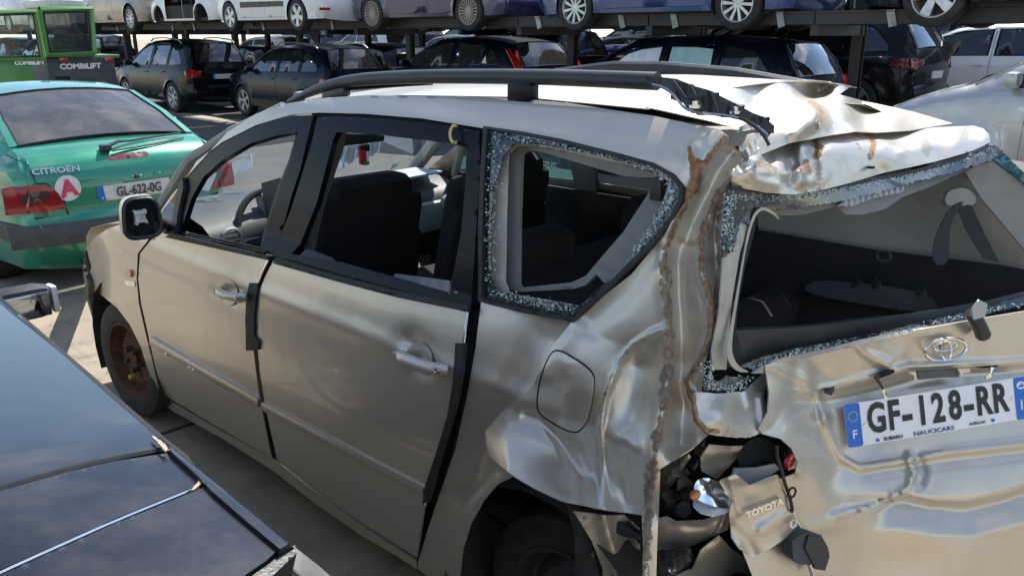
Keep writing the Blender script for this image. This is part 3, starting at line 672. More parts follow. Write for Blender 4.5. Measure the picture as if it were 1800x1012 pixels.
FOLDS = [([(1272, 236), (1235, 296), (1205, 356), (1172, 428), (1166, 480), (1175, 560), (1176, 640), (1165, 720), (1150, 800), (1138, 900), (1133, 1060)], .020, 13, 'g'),
         ([(1290, 268), (1262, 300), (1240, 345), (1212, 400), (1196, 450), (1196, 520), (1204, 600), (1204, 700), (1194, 780)], -.055, 24, 'g'),
         ([(1286, 312), (1264, 342), (1246, 380), (1231, 424), (1236, 485), (1250, 530), (1249, 584), (1237, 620), (1206, 672), (1216, 700), (1245, 762)], .026, 13, 't'),
         ([(1266, 345), (1256, 420), (1262, 500), (1266, 560)], -.018, 8, 'g'),
         ([(1206, 470), (1210, 560), (1206, 660)], .010, 9, 'g'), ([(1238, 330), (1215, 375), (1200, 420)], .010, 6, 't'), ([(1105, 770), (1120, 830), (1118, 890)], .010, 14, 'g'),
         ([(1166, 578), (1140, 588), (1112, 606), (1085, 640), (1062, 700), (1054, 760), (1060, 850), (1063, 893)], .018, 9, 't'),
         ([(1124, 650), (1112, 740), (1112, 880)], -.050, 40, 'g'),
         ([(925, 728), (950, 735), (985, 775), (1018, 835), (1030, 888)], -.012, 13, 't'),
         ([(985, 640), (1000, 700), (1012, 760), (1042, 820)], -.012, 26, 'gf'),
         ([(1040, 560), (1090, 520), (1130, 470), (1172, 430)], -.014, 26, 'g'),
         ([(1010, 575), (985, 612), (960, 655)], .010, 16, 'g'),
         ([(1225, 262), (1224, 300), (1212, 330)], -.012, 14, 'g')]
dq = tps([(820, 230, 0), (820, 500, 0), (1000, 240, 0), (1150, 250, 0), (1240, 240, -.005), (900, 620, 0), (960, 600, 0), (1010, 560, 0), (1100, 480, 0), (1180, 380, 0),
          (852, 770, .09), (870, 802, .13), (930, 847, .16), (1000, 877, .15), (1050, 890, .07), (1110, 900, .02), (930, 735, -.005), (985, 778, -.03), (1030, 835, -.03), (895, 715, .02), (1000, 690, .0), (1080, 700, -.01), (1080, 800, 0), (1150, 800, .02), (1140, 1000, .03),
          (1190, 500, -.015), (1240, 500, -.04), (1262, 380, -.05), (1265, 520, -.05), (1250, 640, -.06), (1200, 760, -.06), (1290, 300, -.04), (1160, 860, 0), (1300, 690, -.12), (1340, 760, -.16)])
def crush(UV):
    k = np.clip((UV[:, 0] - 835) / 60, 0, 1); d = dq(UV) * k
    d = d + creases(UV, FOLDS)
    c = np.clip((UV[:, 0] - 1040) / 120, 0, 1)
    low = np.clip((UV[:, 1] - 430) / 200, 0, 1)
    return d + c * (vnoise(UV, 1 / 70., 3.1) * .005) * (.35 + .65 * low)
BODY = SIDE(0, crush)

# body frame: windscreen pillar, cant rail, rear pillar and crushed corner in one pressed side
frame_out = [(262, 398), (282, 372), (300, 345), (345, 292), (400, 232), (450, 200), (500, 183), (560, 173), (640, 168), (740, 169), (840, 170), (930, 175), (1000, 181), (1080, 194), (1150, 204), (1210, 217), (1262, 227), (1281, 238),
             (1283, 248), (1306, 277), (1296, 296), (1288, 311), (1275, 328), (1275, 400), (1270, 480), (1262, 560), (1252, 600), (1238, 640), (1233, 690), (1221, 700), (1226, 742), (1246, 764), (1216, 788), (1188, 806), (1161, 824), (1158, 890), (1155, 960), (1152, 1075),
             (1128, 1075), (1130, 960), (1128, 905), (1100, 900), (1063, 896), (1030, 888), (985, 879), (940, 858), (905, 838), (880, 818), (862, 802), (853, 780), (853, 758), (880, 726), (910, 702), (935, 680), (950, 650), (968, 612), (1008, 562), (1022, 550), (1110, 482), (1168, 412), (1194, 366), (1199, 332), (1180, 306), (1130, 286), (1050, 265), (950, 246), (860, 228),
             (840, 224), (740, 208), (640, 200), (560, 198), (510, 202), (450, 220), (390, 250), (345, 284), (318, 322), (306, 350), (298, 385), (290, 412), (275, 408)]
bf = vp('body_side_frame', frame_out, BODY, HP, step=4.6, wear=wear, thick=.0025)
# quarter panel behind the rear door
q_out = [(846, 530), (900, 540), (960, 551), (1008, 563), (1012, 580), (985, 640), (960, 690), (930, 740), (905, 790), (900, 838), (875, 850), (850, 880), (828, 920), (814, 965), (808, 1020), (815, 1062), (735, 999), (735, 985), (752, 930), (772, 870), (800, 790), (822, 690), (836, 610), (842, 560)]
qf = [([(700, 700), (760, 860), (900, 820)], -.01, 50, 'g'), ([(960, 600), (900, 700), (850, 760), (840, 850)], -.035, 45, 'g'), ([(828, 905), (848, 872), (880, 845)], .012, 14, 'g')]
vp('quarter_panel', q_out, SIDE(0, lambda U: creases(U, qf) - .012 - .02 * np.clip((U[:, 0] - 930) / 60, 0, 1)), HP, step=8, thick=.0025)
# front wing
wing = [(270, 408), (242, 446), (240, 490), (244, 533), (256, 586), (269, 640), (281, 690), (274, 690), (262, 655), (248, 610), (228, 570), (206, 541), (180, 520), (158, 512), (150, 500), (146, 480), (144, 460), (150, 438), (165, 418), (190, 402), (225, 390), (255, 388)]
wf = [([(160, 440), (172, 470), (170, 500)], -.03, 10, 'g'), ([(185, 420), (200, 450), (190, 490)], .02, 14, 'g'), ([(150, 470), (160, 490)], .03, 9, 't'), ([(205, 541), (180, 520), (158, 512)], .012, 6, 'g'), ([(262, 655), (248, 610), (228, 570), (205, 541)], .012, 6, 'g')]
vp('front_wing', wing, SIDE(0, lambda U: creases(U, wf) - .006 * 0), HP, step=6, thick=.003)
vp('side_repeater', rnd(ZG(*[]) or [(219, 474), (229, 474), (230, 488), (220, 488)]), SIDE(.01), m_orange, step=5, thick=.012)
vp('model_badge', [(218, 492), (236, 495), (237, 503), (222, 502)], SIDE(.004), m_chrome, step=3, thick=.003, jit=1.2)
# doors
fd = [(275, 410), (246, 446), (243, 490), (248, 533), (260, 586), (272, 640), (285, 690), (302, 702), (381, 749), (477, 804), (466, 750), (456, 700), (450, 655), (445, 610), (443, 560), (446, 515), (458, 485), (470, 462), (474, 449), (440, 443), (380, 428), (320, 414)]
mould = [([(262, 596), (350, 648), (452, 706)], -.0, 8, 'g')]
dent = [([(385, 505), (400, 512), (415, 525)], -.022, 14, 'g')]
df = vp('front_door', fd, SIDE(0, lambda U: creases(U, dent)), HP, step=9, thick=.004)
rd = [(481, 458), (466, 485), (455, 515), (451, 555), (452, 605), (457, 655), (464, 700), (474, 750), (487, 806), (560, 865), (640, 921), (687, 951), (731, 978), (738, 950), (746, 895), (763, 838), (785, 760), (802, 690), (812, 610), (819, 548), (760, 534), (680, 514), (600, 494), (540, 480), (500, 467)]
dent2 = [([(720, 600), (738, 618), (748, 640)], -.026, 20, 'g')]
dr = vp('rear_door', rd, SIDE(.004, lambda U: creases(U, dent2)), HP, step=9, thick=.004)
sill = [(278, 690), (303, 706), (381, 753), (487, 811), (560, 869), (640, 926), (687, 956), (731, 984), (733, 1000), (700, 978), (640, 944), (560, 889), (480, 827), (390, 770), (300, 720), (280, 706)]
vp('sill', sill, SIDE(-.012), HP, step=9, thick=.006)
# bright bottom edge of doors, rub strips
for nm, pl, par in (('rub_strip', [(262, 598), (350, 650), (452, 708)], df), ('rub_strip', [(459, 713), (560, 766), (660, 820), (742, 862)], dr)):
    a = np.array(pl, float); up = a + [0, -6.5]; dn = a + [1, 8]
    o = vp(nm, list(up) + list(dn[::-1]), SIDE(.010, lambda U, a=a: .010 * np.clip(1 - segdist(U, a)[0] / 8, 0, 1)), HP, step=4, thick=.014); van_child(o, par); o.location = (0, 0, 0)
def handle(par, a, b, cup, R_):
    A, B = PT(*a, SIDE(.035)), PT(*b, SIDE(.035)); A2, B2 = PT(*a, SIDE(.0)), PT(*b, SIDE(.0))
    h = MB(); tt = np.linspace(0, 1, 11); P = [A + (B - A) * t + np.array([0, .010 * math.sin(math.pi * t) - .016 * (abs(2 * t - 1) ** 6), 0]) for t in tt]
    h.tube(P, [R_ * (.55 + .75 * min(1, 6 * t)) * (1 if t < .95 else .8) for t in tt], 12); h.v = [(p[0], p[1] - (p[1] - A[1]) * 0, p[2]) for p in h.v]; h.box((A + A2) / 2 + (B - A) * .06, (.02, .03, .02)).box((B + B2) / 2 - (B - A) * .1, (.035, .03, .026))
    o = van_child(h.build('door_handle', HP, attr=np.zeros(len(h.v)))); o.parent = par; o.location = (0, 0, 0)
    k = MB().lathe([(.0085, .0), (.0085, .006), (.003, .007), (0, .005)], PT(b[0] - 11, b[1] - 2, SIDE(.052)), 'Y', 14).build('key_lock', m_chrome); k.parent = o
    ring = vp('handle_recess', rnd([(cup[0] + 22 * cup[2] * math.cos(t), cup[1] + 30 * cup[2] * math.sin(t)) for t in np.linspace(0, 6.28, 14)[:-1]]), SIDE(.0012, lambda U, cup=cup: -.016 * np.exp(-((U[:, 0] - cup[0]) ** 2 + (U[:, 1] - cup[1]) ** 2 * .55) / (16 * cup[2]) ** 2)), HP, step=4, thick=0); ring.parent = par; ring.location = (0, 0, 0)
handle(df, (378, 511), (427, 524), (401, 515, .78), .012); handle(dr, (695, 622), (780, 653), (736, 635, 1.15), .0135)
# black gaps and the weather strips hanging out of them
gapm = m_dark
vp('door_gap', [(472, 452), (480, 452), (455, 515), (452, 605), (457, 655), (474, 750), (489, 812), (474, 806), (450, 660), (440, 560), (443, 500)], SIDE(-.03), gapm, step=12, thick=0)
vp('door_gap', [(814, 540), (846, 530), (842, 600), (828, 690), (805, 800), (775, 880), (745, 985), (728, 985), (745, 890), (785, 760), (805, 660)], SIDE(-.035), gapm, step=12, thick=0)
vp('weather_strip', [(438, 497), (453, 497), (449, 530), (446, 560), (446, 590), (455, 600), (453, 615), (432, 616), (431, 560), (433, 520)], SIDE(.012), m_rubber, step=6, thick=.01)
vp('weather_strip', [(800, 603), (815, 604), (810, 660), (800, 710), (783, 770), (765, 830), (752, 882), (742, 885), (748, 850), (768, 790), (786, 730), (796, 670)], SIDE(.018), m_rubber, step=7, thick=.014)
vp('seal_lip', [(822, 610), (836, 620), (828, 700), (806, 800), (780, 870), (757, 940), (752, 938), (772, 860), (795, 790), (815, 700)], SIDE(-.02), m_rubber, step=9, thick=.012)
vstrip('door_edge', [(473, 456), (463, 476), (455, 496)], SIDE(.01), .004, m_chrome); vstrip('door_edge', [(822, 546), (818, 575), (815, 602)], SIDE(.012), .004, m_chrome); vstrip('door_edge', [(747, 886), (740, 930), (733, 978)], SIDE(.006), .0035, m_chrome)
vp('door_gap', [(548, 194), (640, 195), (740, 202), (842, 219), (850, 240), (740, 224), (640, 212), (548, 212)], SIDE(-.025), gapm, step=12, thick=0)
# window frames of the two doors (gloss black), belt rubbers
ff_out = [(300, 408), (306, 372), (318, 318), (343, 283), (378, 253), (417, 230), (460, 214), (513, 204), (551, 203), (540, 245), (528, 297), (512, 345), (499, 393), (488, 425), (478, 446), (440, 440), (382, 428), (340, 418)]
ff_in = ZF((62, 600), (100, 480), (160, 370), (260, 280), (400, 200), (520, 165), (630, 145), (590, 290), (540, 420), (470, 640), (447, 730), (360, 712), (230, 687), (120, 663), (50, 645))
vp('window_frame', ff_out, SIDE(-.003), m_gloss, df and None, holes=[ff_in], step=7, thick=.02).name = 'window_frame'
rf_out = [(478, 449), (492, 415), (510, 372), (530, 310), (548, 250), (558, 206), (600, 205), (677, 209), (763, 218), (842, 230), (844, 300), (840, 360), (834, 450), (828, 536), (820, 545), (760, 531), (680, 511), (600, 491), (540, 476), (500, 462)]
rf_in = ZF((820, 148), (1010, 155), (1240, 180), (1330, 195), (1462, 217), (1455, 400), (1435, 640), (1405, 800), (1375, 950), (1100, 860), (850, 790), (596, 748), (640, 700), (720, 500), (760, 350), (800, 190))
vp('window_frame', rf_out, SIDE(-.003), m_gloss, holes=[rf_in], step=7, thick=.02)
vp('rear_quarter_light', ZF((1440, 690), (1452, 690), (1440, 960), (1372, 945), (1400, 830)), SIDE(-.004), m_glassd, step=12, thick=.004)
vp('belt_rubber', [(300, 409), (380, 429), (470, 449), (470, 457), (380, 437), (290, 417)], SIDE(.02), m_rubber, step=7, thick=.012)
vp('belt_rubber', [(484, 452), (600, 486), (700, 511), (822, 536), (821, 548), (700, 523), (600, 497), (480, 463)], SIDE(.022), m_rubber, step=7, thick=.012)
# inner frames seen through the windows
vp('inner_frame', grow(ff_in, 9), SIDE(-.05), m_black, holes=[grow(ff_in, -5)], step=10, thick=.01)
vp('centre_pillar', [(560, 205), (600, 208), (590, 260), (575, 305), (556, 365), (540, 440), (533, 470), (486, 450), (510, 372), (538, 290)], SIDE(-.07), mat('pillar_trim', (.10, .098, .092), .7), holes=[], step=14, thick=.03)
vp('inner_belt', [(300, 412), (478, 450), (825, 540), (825, 560), (478, 475), (300, 430)], SIDE(-.07), m_black, step=14, thick=.03)
# left-over sliver of tinted glass sunk into the rear door
vp('door_glass', ZF((585, 712), (700, 730), (800, 768), (846, 818), (1020, 860), (1000, 905), (600, 790)), SIDE(-.02), glassmat('wine_glass', (.12, .03, .04), .7), step=20, thick=.004)
vp('door_glass', ZF((1110, 845), (1380, 880), (1370, 955), (1180, 905), (1090, 868)), SIDE(-.03), m_glass, step=20, thick=.004)
# mirror triangle
vp('mirror_triangle', [(318, 322), (340, 288), (303, 348), (284, 372), (278, 398), (298, 404), (306, 372)], SIDE(.003), glassmat('mirror_corner', (.25, .02, .03), 1.2), step=6, thick=.006)
vp('mirror_foot', [(278, 395), (300, 398), (312, 330), (320, 312), (322, 330), (312, 375), (308, 412), (276, 408)], SIDE(.012), m_black, step=6, thick=.02)
# yellow cable tie round the top of the door frame
ct = PT(800, 236, SIDE(.02)); a = []
for t in np.linspace(.3, 5.6, 16): a.append(PT(799 + 8 * math.cos(t), 236 + 15 * math.sin(t), SIDE(.022 if math.cos(t) < .3 else -.01)))
van_child(MB().tube(a, .0042, 6).build('cable_tie', mat('yellow_plastic', (.55, .47, .16), .5)))
# mirror housing
mc = PT(250, 383, PLANE(1, .98)); Rm = Matrix.Rotation(rad(-8), 3, 'Z')
mh = MB(); n = 28; sh = []
def sq(t, a, b, p=3.4): c, s = math.cos(t), math.sin(t); return a * math.copysign(abs(c) ** (2 / p), c), b * math.copysign(abs(s) ** (2 / p), s)
prof = [(.010, .80), (-.006, .84), (-.010, .93), (-.004, 1.0), (.03, 1.0), (.065, .90), (.095, .66), (.108, .35), (.112, .02)]
for (dx, k) in prof:
    for j in range(n):
        yy, zz = sq(2 * math.pi * j / n, .068 * k, .080 * k); mh.v.append(tuple(Vector(mc) + Rm @ Vector((dx, yy * (1 - .10 * (zz / .1)), zz))))
for i in range(len(prof) - 1):
    for j in range(n): mh.f.append((i * n + j, i * n + (j + 1) % n, (i + 1) * n + (j + 1) % n, (i + 1) * n + j))
mir = van_child(mh.build('door_mirror', m_black))
cap = MB()
for (dx, k) in prof[3:]:
    for j in range(n):
        yy, zz = sq(2 * math.pi * j / n, .0705 * k, .0825 * k); cap.v.append(tuple(Vector(mc) + Rm @ Vector((dx + .006, yy * (1 - .10 * (zz / .1)), zz))))
for i in range(len(prof) - 4):
    for j in range(n):
        cap.f.append((i * n + j, i * n + (j + 1) % n, (i + 1) * n + (j + 1) % n, (i + 1) * n + j))
o = cap.build('mirror_cover', HP, attr=np.zeros(len(cap.v))); o.parent = mir
bk = MB(); bk.add([tuple(Vector(mc) + Rm @ Vector((.03, *sq(2 * math.pi * j / n, .057, .068)))) for j in range(n)], [tuple(range(n))]); o = bk.build('mirror_back', m_dark); o.parent = mir
mo = MB(); c0 = Vector(mc) + Vector((.01, .005, .005))
mo.box(c0, (.022, .038, .046), bev=.005); mo.box(c0 + Vector((-.012, 0, .014)), (.012, .044, .010), bev=.003); mo.box(c0 + Vector((-.012, 0, -.016)), (.012, .040, .009), bev=.003)
for yy, zz in ((-.018, .022), (.018, .022), (-.018, -.022), (.018, -.024)): mo.lathe([(.0, -.016), (.005, -.016), (.006, .0)], (c0[0], c0[1] + yy, c0[2] + zz), 'X', 10)
mo.lathe([(.003, -.02), (.008, -.02), (.009, 0)], c0, 'X', 14); o = mo.build('mirror_motor', mat('white_plastic', (.72, .70, .64), .5)); o.parent = mir
mp_ = MB().tube([Vector(mc) + Vector((.02, -.05, -.045)), Vector(mc) + Vector((.05, -.09, -.05)), PT(290, 402, SIDE(0))], .02, 8); o = mp_.build('mirror_arm', m_black); o.parent = mir
# fuel flap
fl = rnd([(977, 613), (1008, 630), (1036, 650), (1044, 668), (1036, 715), (1024, 752), (1010, 760), (985, 750), (950, 728), (944, 712), (950, 670), (962, 632)])
vp('flap_recess', grow(fl, 3), SIDE(0, lambda U: crush(U) + .003), m_dark, step=8, thick=.002)
vp('fuel_flap', fl, SIDE(0, lambda U: crush(U) + .012 + .00012 * (U[:, 1] - 690) + .006 * np.exp(-(segdist(U, [(1000, 640), (975, 745)])[0] / 14) ** 2)), HP, step=6, thick=.006)
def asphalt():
    m = mat('asphalt_and_bay_shade', (.065, .066, .070), .85, bump=.6, bscale=160, var=.22, vscale=1.4, dirt=(.15, .14, .12), dscale=2.2, damt=.45); return m  # asphalt of the lane; the rack bay borrows this dark tone as painted shade
V = []; xs_ = np.arange(-30, 60.1, 1.5); ys_ = np.linspace(-6.55, -1.45, 6)
for x in xs_:
    for y in ys_: V.append((x, y, yard_z(x, y) + .009))
tag(mk('lane', V, [(i * 6 + j, (i + 1) * 6 + j, (i + 1) * 6 + j + 1, i * 6 + j + 1) for i in range(len(xs_) - 1) for j in range(5)], asphalt()), kind='structure')

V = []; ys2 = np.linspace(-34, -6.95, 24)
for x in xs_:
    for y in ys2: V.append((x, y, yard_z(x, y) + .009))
tag(mk('rack_bay_shade_sheet', V, [(i * 24 + j, (i + 1) * 24 + j, (i + 1) * 24 + j + 1, i * 24 + j + 1) for i in range(len(xs_) - 1) for j in range(23)], MATS['asphalt_and_bay_shade']), kind='structure')  # dark sheet under the racks, painting in the shade of the upper cars
# ---- roof, gutter, rails
def zedge(x): return np.interp(x, [-.30, 0, .4, .9, 1.5, 1.68], [1.64, 1.650, 1.657, 1.638, 1.582, 1.548])
def roof_grid(x0, x1, y0, y1, nx, ny, dz=0):
    V = [(x, y, float(zedge(x)) + .042 * (1 - (y / .62) ** 2) + dz - (.02 if abs(y) > .615 else 0)) for x in np.linspace(x0, x1, nx) for y in np.linspace(y0, y1, ny)]
    F_ = [(i * ny + j, (i + 1) * ny + j, (i + 1) * ny + j + 1, i * ny + j + 1) for i in range(nx - 1) for j in range(ny - 1)]
    return V, F_
V, F_ = roof_grid(.0, 1.50, -.60, .575, 24, 15); van_child(mk('roof', V, F_, HP, attr=np.zeros(len(V)), thick=.002))
V, F_ = roof_grid(-.28, 1.5, .560, .625, 24, 4, -.022); van_child(mk('roof_gutter', V, F_, mat('gutter_sealant', (.26, .235, .19), .7, dirt=(.3, .26, .2), damt=.6, dscale=20)))
V, F_ = roof_grid(-.1, 1.46, -.62, .60, 10, 8, -.055); van_child(mk('headliner', V, F_, m_beige))
def projp(P): d = np.array(P) - CAM; D = d @ FW; return (900 + FOC * (d @ RT) / D, 506 - FOC * (d @ UP) / D, D)
RB = [projp((.012, y, float(zedge(.012)) + .042 * (1 - (y / .62) ** 2) + .003)) for y in np.linspace(.57, -.585, 9)]
dr6 = tps(RB + [(1440, 158, RB[-1][2] - .02), (1520, 178, 2.85), (1600, 195, 2.75), (1675, 217, 2.66), (1600, 227, 2.40), (1541, 230, 2.22), (1504, 228, 2.10), (1464, 234, 2.0), (1425, 241, 1.92), (1387, 248, 1.85), (1347, 264, 1.80),
           (1310, 279, 1.74), (1290, 225, 1.78), (1250, 212, 1.80), (1200, 200, 1.83), (1340, 215, 1.88), (1380, 200, 1.97), (1430, 188, 2.08), (1490, 200, 2.25), (1560, 212, 2.42), (1330, 180, 2.18), (1430, 170, 2.6)])
rfold = [([(1440, 182), (1430, 205), (1400, 235)], .035, 12, 'g'), ([(1290, 205), (1360, 190), (1436, 176), (1500, 188)], .012, 9, 'g'), ([(1500, 190), (1520, 215)], -.02, 9, 'g'), ([(1450, 205), (1480, 222)], -.02, 12, 'g')]
vp('crumpled_roof_end', [(a, b) for a, b, _ in RB] + [(1475, 166), (1520, 178), (1600, 195), (1676, 217), (1600, 229), (1541, 233), (1504, 231), (1464, 237), (1425, 245), (1387, 252), (1347, 268), (1312, 282), (1306, 262), (1296, 226), (1250, 213), (1200, 202)],
   DEPTH(lambda U: dr6(U) - creases(U, rfold) - vnoise(U, 1 / 30., 2) * .008 * np.clip((U[:, 0] - 1300) / 80, 0, 1)), HP, step=6, wear=wear, thick=.0025)
dend = tps([(1296, 230, 1.72), (1306, 280, 1.69), (1320, 275, 1.74), (1318, 226, 1.77), (1295, 262, 1.71)])
vp('roof_channel_end', ZB((795, 330), (830, 282), (865, 270), (1000, 290), (985, 420), (880, 505), (840, 515), (812, 470)), DEPTH(lambda U: dend(U) - creases(U, [([(1312, 220), (1316, 275)], .01, 4, 'g'), ([(1304, 225), (1308, 270)], .008, 3, 'g')])), HP, step=4, wear=lambda U: .45 * np.ones(len(U)), thick=.003)
vp('torn_hole', ZB((722, 330), (800, 300), (830, 290), (800, 470), (835, 515), (760, 440)), DEPTH(lambda U: np.full(len(U), 1.80)), m_dark, step=12, thick=0)
RL = PLANE(1, .60)
def rail_path(px, fn): return [PT(u, v, fn) for u, v in px]
rp = rnd([(508, 180), (540, 164), (575, 151), (615, 142), (680, 137), (760, 134.5), (930, 135), (1050, 139), (1155, 143.5)], closed=False)
X = rail_path(rp, RL); rr = np.interp(rp[:, 0], [508, 560, 640, 900, 1155], [.010, .017, .020, .0195, .0205])
m_rail = mat('faded_black_rail', (.020, .022, .027), .42, dirt=(.2, .2, .19), damt=.10, dscale=7)
van_child(MB().tube(X, rr, 12).build('roof_rail', m_rail))
van_child(MB().tube(rail_path([(560, 163), (580, 160), (620, 155), (700, 150), (760, 148)], PLANE(1, .585)), [.004, .010, .009, .006, .003], 8).build('rail_underside', m_gloss))
fx = PT(919, 165, PLANE(1, .60)); van_child(MB().box((fx[0], .60, fx[2] + .004), (.085, .035, .062), bev=.010).build('rail_foot', m_gloss))
fx = PT(600, 165, PLANE(1, .60)); van_child(MB().box((fx[0] + .03, .60, fx[2] - .002), (.13, .03, .03), ry=rad(10), bev=.010).build('rail_foot', m_black))
van_child(MB().tube([(1.45, -.60, 1.585), (1.30, -.60, 1.655), (1.0, -.60, 1.690), (.77, -.6, 1.672 + .022), (.45, -.6, 1.680), (.10, -.6, 1.636)], .026, 10).build('roof_rail', m_rail))
vp('broken_rail_end', [(1145, 134), (1190, 139), (1215, 150), (1245, 158), (1285, 178), (1322, 198), (1345, 207), (1362, 222), (1358, 232), (1345, 230), (1325, 214), (1290, 204), (1240, 200), (1212, 196), (1196, 176), (1175, 156), (1148, 146)],
   DEPTH(lambda U: np.interp(U[:, 0], [1140, 1360], [1.80, 1.70]) + .012 * np.clip(np.sin(U[:, 0] / 7.), 0, 1)), m_black, step=4, thick=.02, smooth=False)
for a, b in (((1182, 142), (1218, 190)), ((1214, 152), (1234, 192)), ((1250, 162), (1262, 198)), ((1284, 180), (1290, 202)), ((1196, 176), (1240, 166))): vstrip('rail_rib', [a, b], DEPTH(lambda U: np.interp(U[:, 0], [1140, 1360], [1.785, 1.69])), .0035, m_rail)
vstrip('bent_strip', rnd([(1146, 149), (1168, 154), (1186, 168), (1200, 188), (1216, 197), (1300, 206), (1330, 222), (1350, 238)], closed=False), DEPTH(lambda U: np.interp(U[:, 0], [1140, 1350], [1.79, 1.68])), .0032, m_chrome)
vstrip('bent_strip', rnd([(1300, 206), (1330, 224), (1346, 243), (1352, 256)], closed=False), DEPTH(lambda U: np.full(len(U), 1.68)), .004, m_black)
for (u, v) in ((1222, 190), (1292, 200)): van_child(MB().lathe([(.013, 0), (.013, .006), (.007, .007), (.007, .014), (0, .015)], PT(u, v, DEPTH(lambda U: np.full(len(U), 1.73))), 'Z', 12).build('bolt', m_chrome))

# ---- quarter window: rubber, shattered border, inner frame, plastic trim
def jag(p, step, amp, seed=0, closed=True):
    r_ = np.random.RandomState(seed); q = resample(p, step, closed); return q + r_.uniform(-amp, amp, q.shape)
qo = ZA((24, 250), (160, 270), (300, 298), (500, 348), (620, 380), (690, 418), (724, 462), (722, 512), (690, 572), (612, 672), (560, 722), (440, 840), (338, 938), (160, 905), (6, 866), (6, 600), (14, 400))
vp('window_rubber', grow(qo, 3), SIDE(.006), m_rubber, holes=[grow(qo, -5)], step=8, thick=.012)
qj = ZG((88, 140), (130, 100), (250, 92), (400, 125), (560, 152), (700, 190), (850, 222), (925, 262), (950, 305), (935, 360), (890, 430), (850, 520), (790, 600), (742, 680), (640, 790), (500, 920), (470, 950), (300, 925), (130, 895), (50, 870), (8, 800), (6, 650), (10, 480), (22, 330), (58, 210))
vp('shattered_border', grow(qo, -2), SIDE(-.006), m_crumb, holes=[jag(qj, 4, 2.6, 3)], step=7, thick=.004)
fo = grow(qo, 2); fi = ZG((100, 150), (140, 112), (250, 104), (560, 172), (880, 245), (945, 300), (880, 470), (740, 700), (480, 945), (110, 880), (84, 820), (90, 500))
vp('window_aperture_flange', fo, SIDE(-.030), m_inner, holes=[fi], step=10, thick=.003)
ti = ZG((168, 150), (200, 124), (300, 148), (690, 264), (780, 274), (862, 276), (830, 360), (700, 560), (570, 710), (505, 788), (430, 822), (165, 850), (152, 832), (155, 500))
to_ = ZG((86, 180), (120, 112), (200, 96), (560, 172), (880, 250), (970, 300), (950, 380), (870, 490), (740, 700), (620, 845), (560, 780), (500, 838), (440, 856), (160, 872), (112, 860), (86, 825))
vp('window_trim', to_, SIDE(-.060, lambda U: -.05 * np.clip((U[:, 0] - 1030) / 60, 0, 1) * 0 + creases(U, [([(1044, 465), (1100, 500)], -.006, 4, 'g'), ([(1073, 432), (1112, 462)], -.006, 4, 'g'), ([(1090, 410), (1122, 430)], -.006, 4, 'g'), ([(1124, 368), (1152, 386)], -.006, 4, 'g')])), m_trim, holes=[ti], step=6, thick=.012)
van_child(MB().box(PT(1156, 332, SIDE(-.05)), (.03, .02, .05), bev=.004).build('trim_clip', m_black))
vp('side_lining', ZG((80, 850), (480, 845), (640, 800), (600, 1000), (80, 1000)), SIDE(-.10), m_seat, step=14, thick=.01)

# ---- rear end
PC = np.array([(-.39424, .23604, .92943), (-.42346, .24760, .82402), (-.70020, -.14313, .85788), (-.67098, -.15469, .96330)])
pn = np.cross(PC[3] - PC[0], PC[1] - PC[0]); pn /= np.linalg.norm(pn)
if pn @ (CAM - PC[0]) < 0: pn = -pn
def plated(UV): d = rays(UV); return ((PC[0] - CAM) @ pn) / (d @ pn)
g_ = lambda u, v, k=0: (u, v, float(plated(np.array([[u, v]]))[0]) + k)
TG = tps([g_(1480, 700, .01), g_(1490, 790, .01), g_(1650, 720, .012), g_(1790, 660, .01), g_(1790, 740, .01), g_(1900, 700, .0), g_(1600, 585, -.02), g_(1720, 562, -.02), g_(1850, 540, -.02), g_(1500, 605, -.04), g_(1650, 850, -.02), g_(1800, 850, -.02), g_(1650, 930, -.03), g_(1650, 1010, -.005), g_(1850, 1000, .0), g_(1500, 1050, .02), g_(1850, 1080, .05),
          (1345, 640, 1.86), (1390, 628, 1.92), (1350, 700, 1.84), (1338, 755, 1.82), (1380, 770, 1.87), (1405, 830, 1.93), (1420, 700, 1.99), (1400, 900, 1.96), (1330, 1050, 1.93), (1300, 900, 1.90), (1420, 1000, 1.99)])
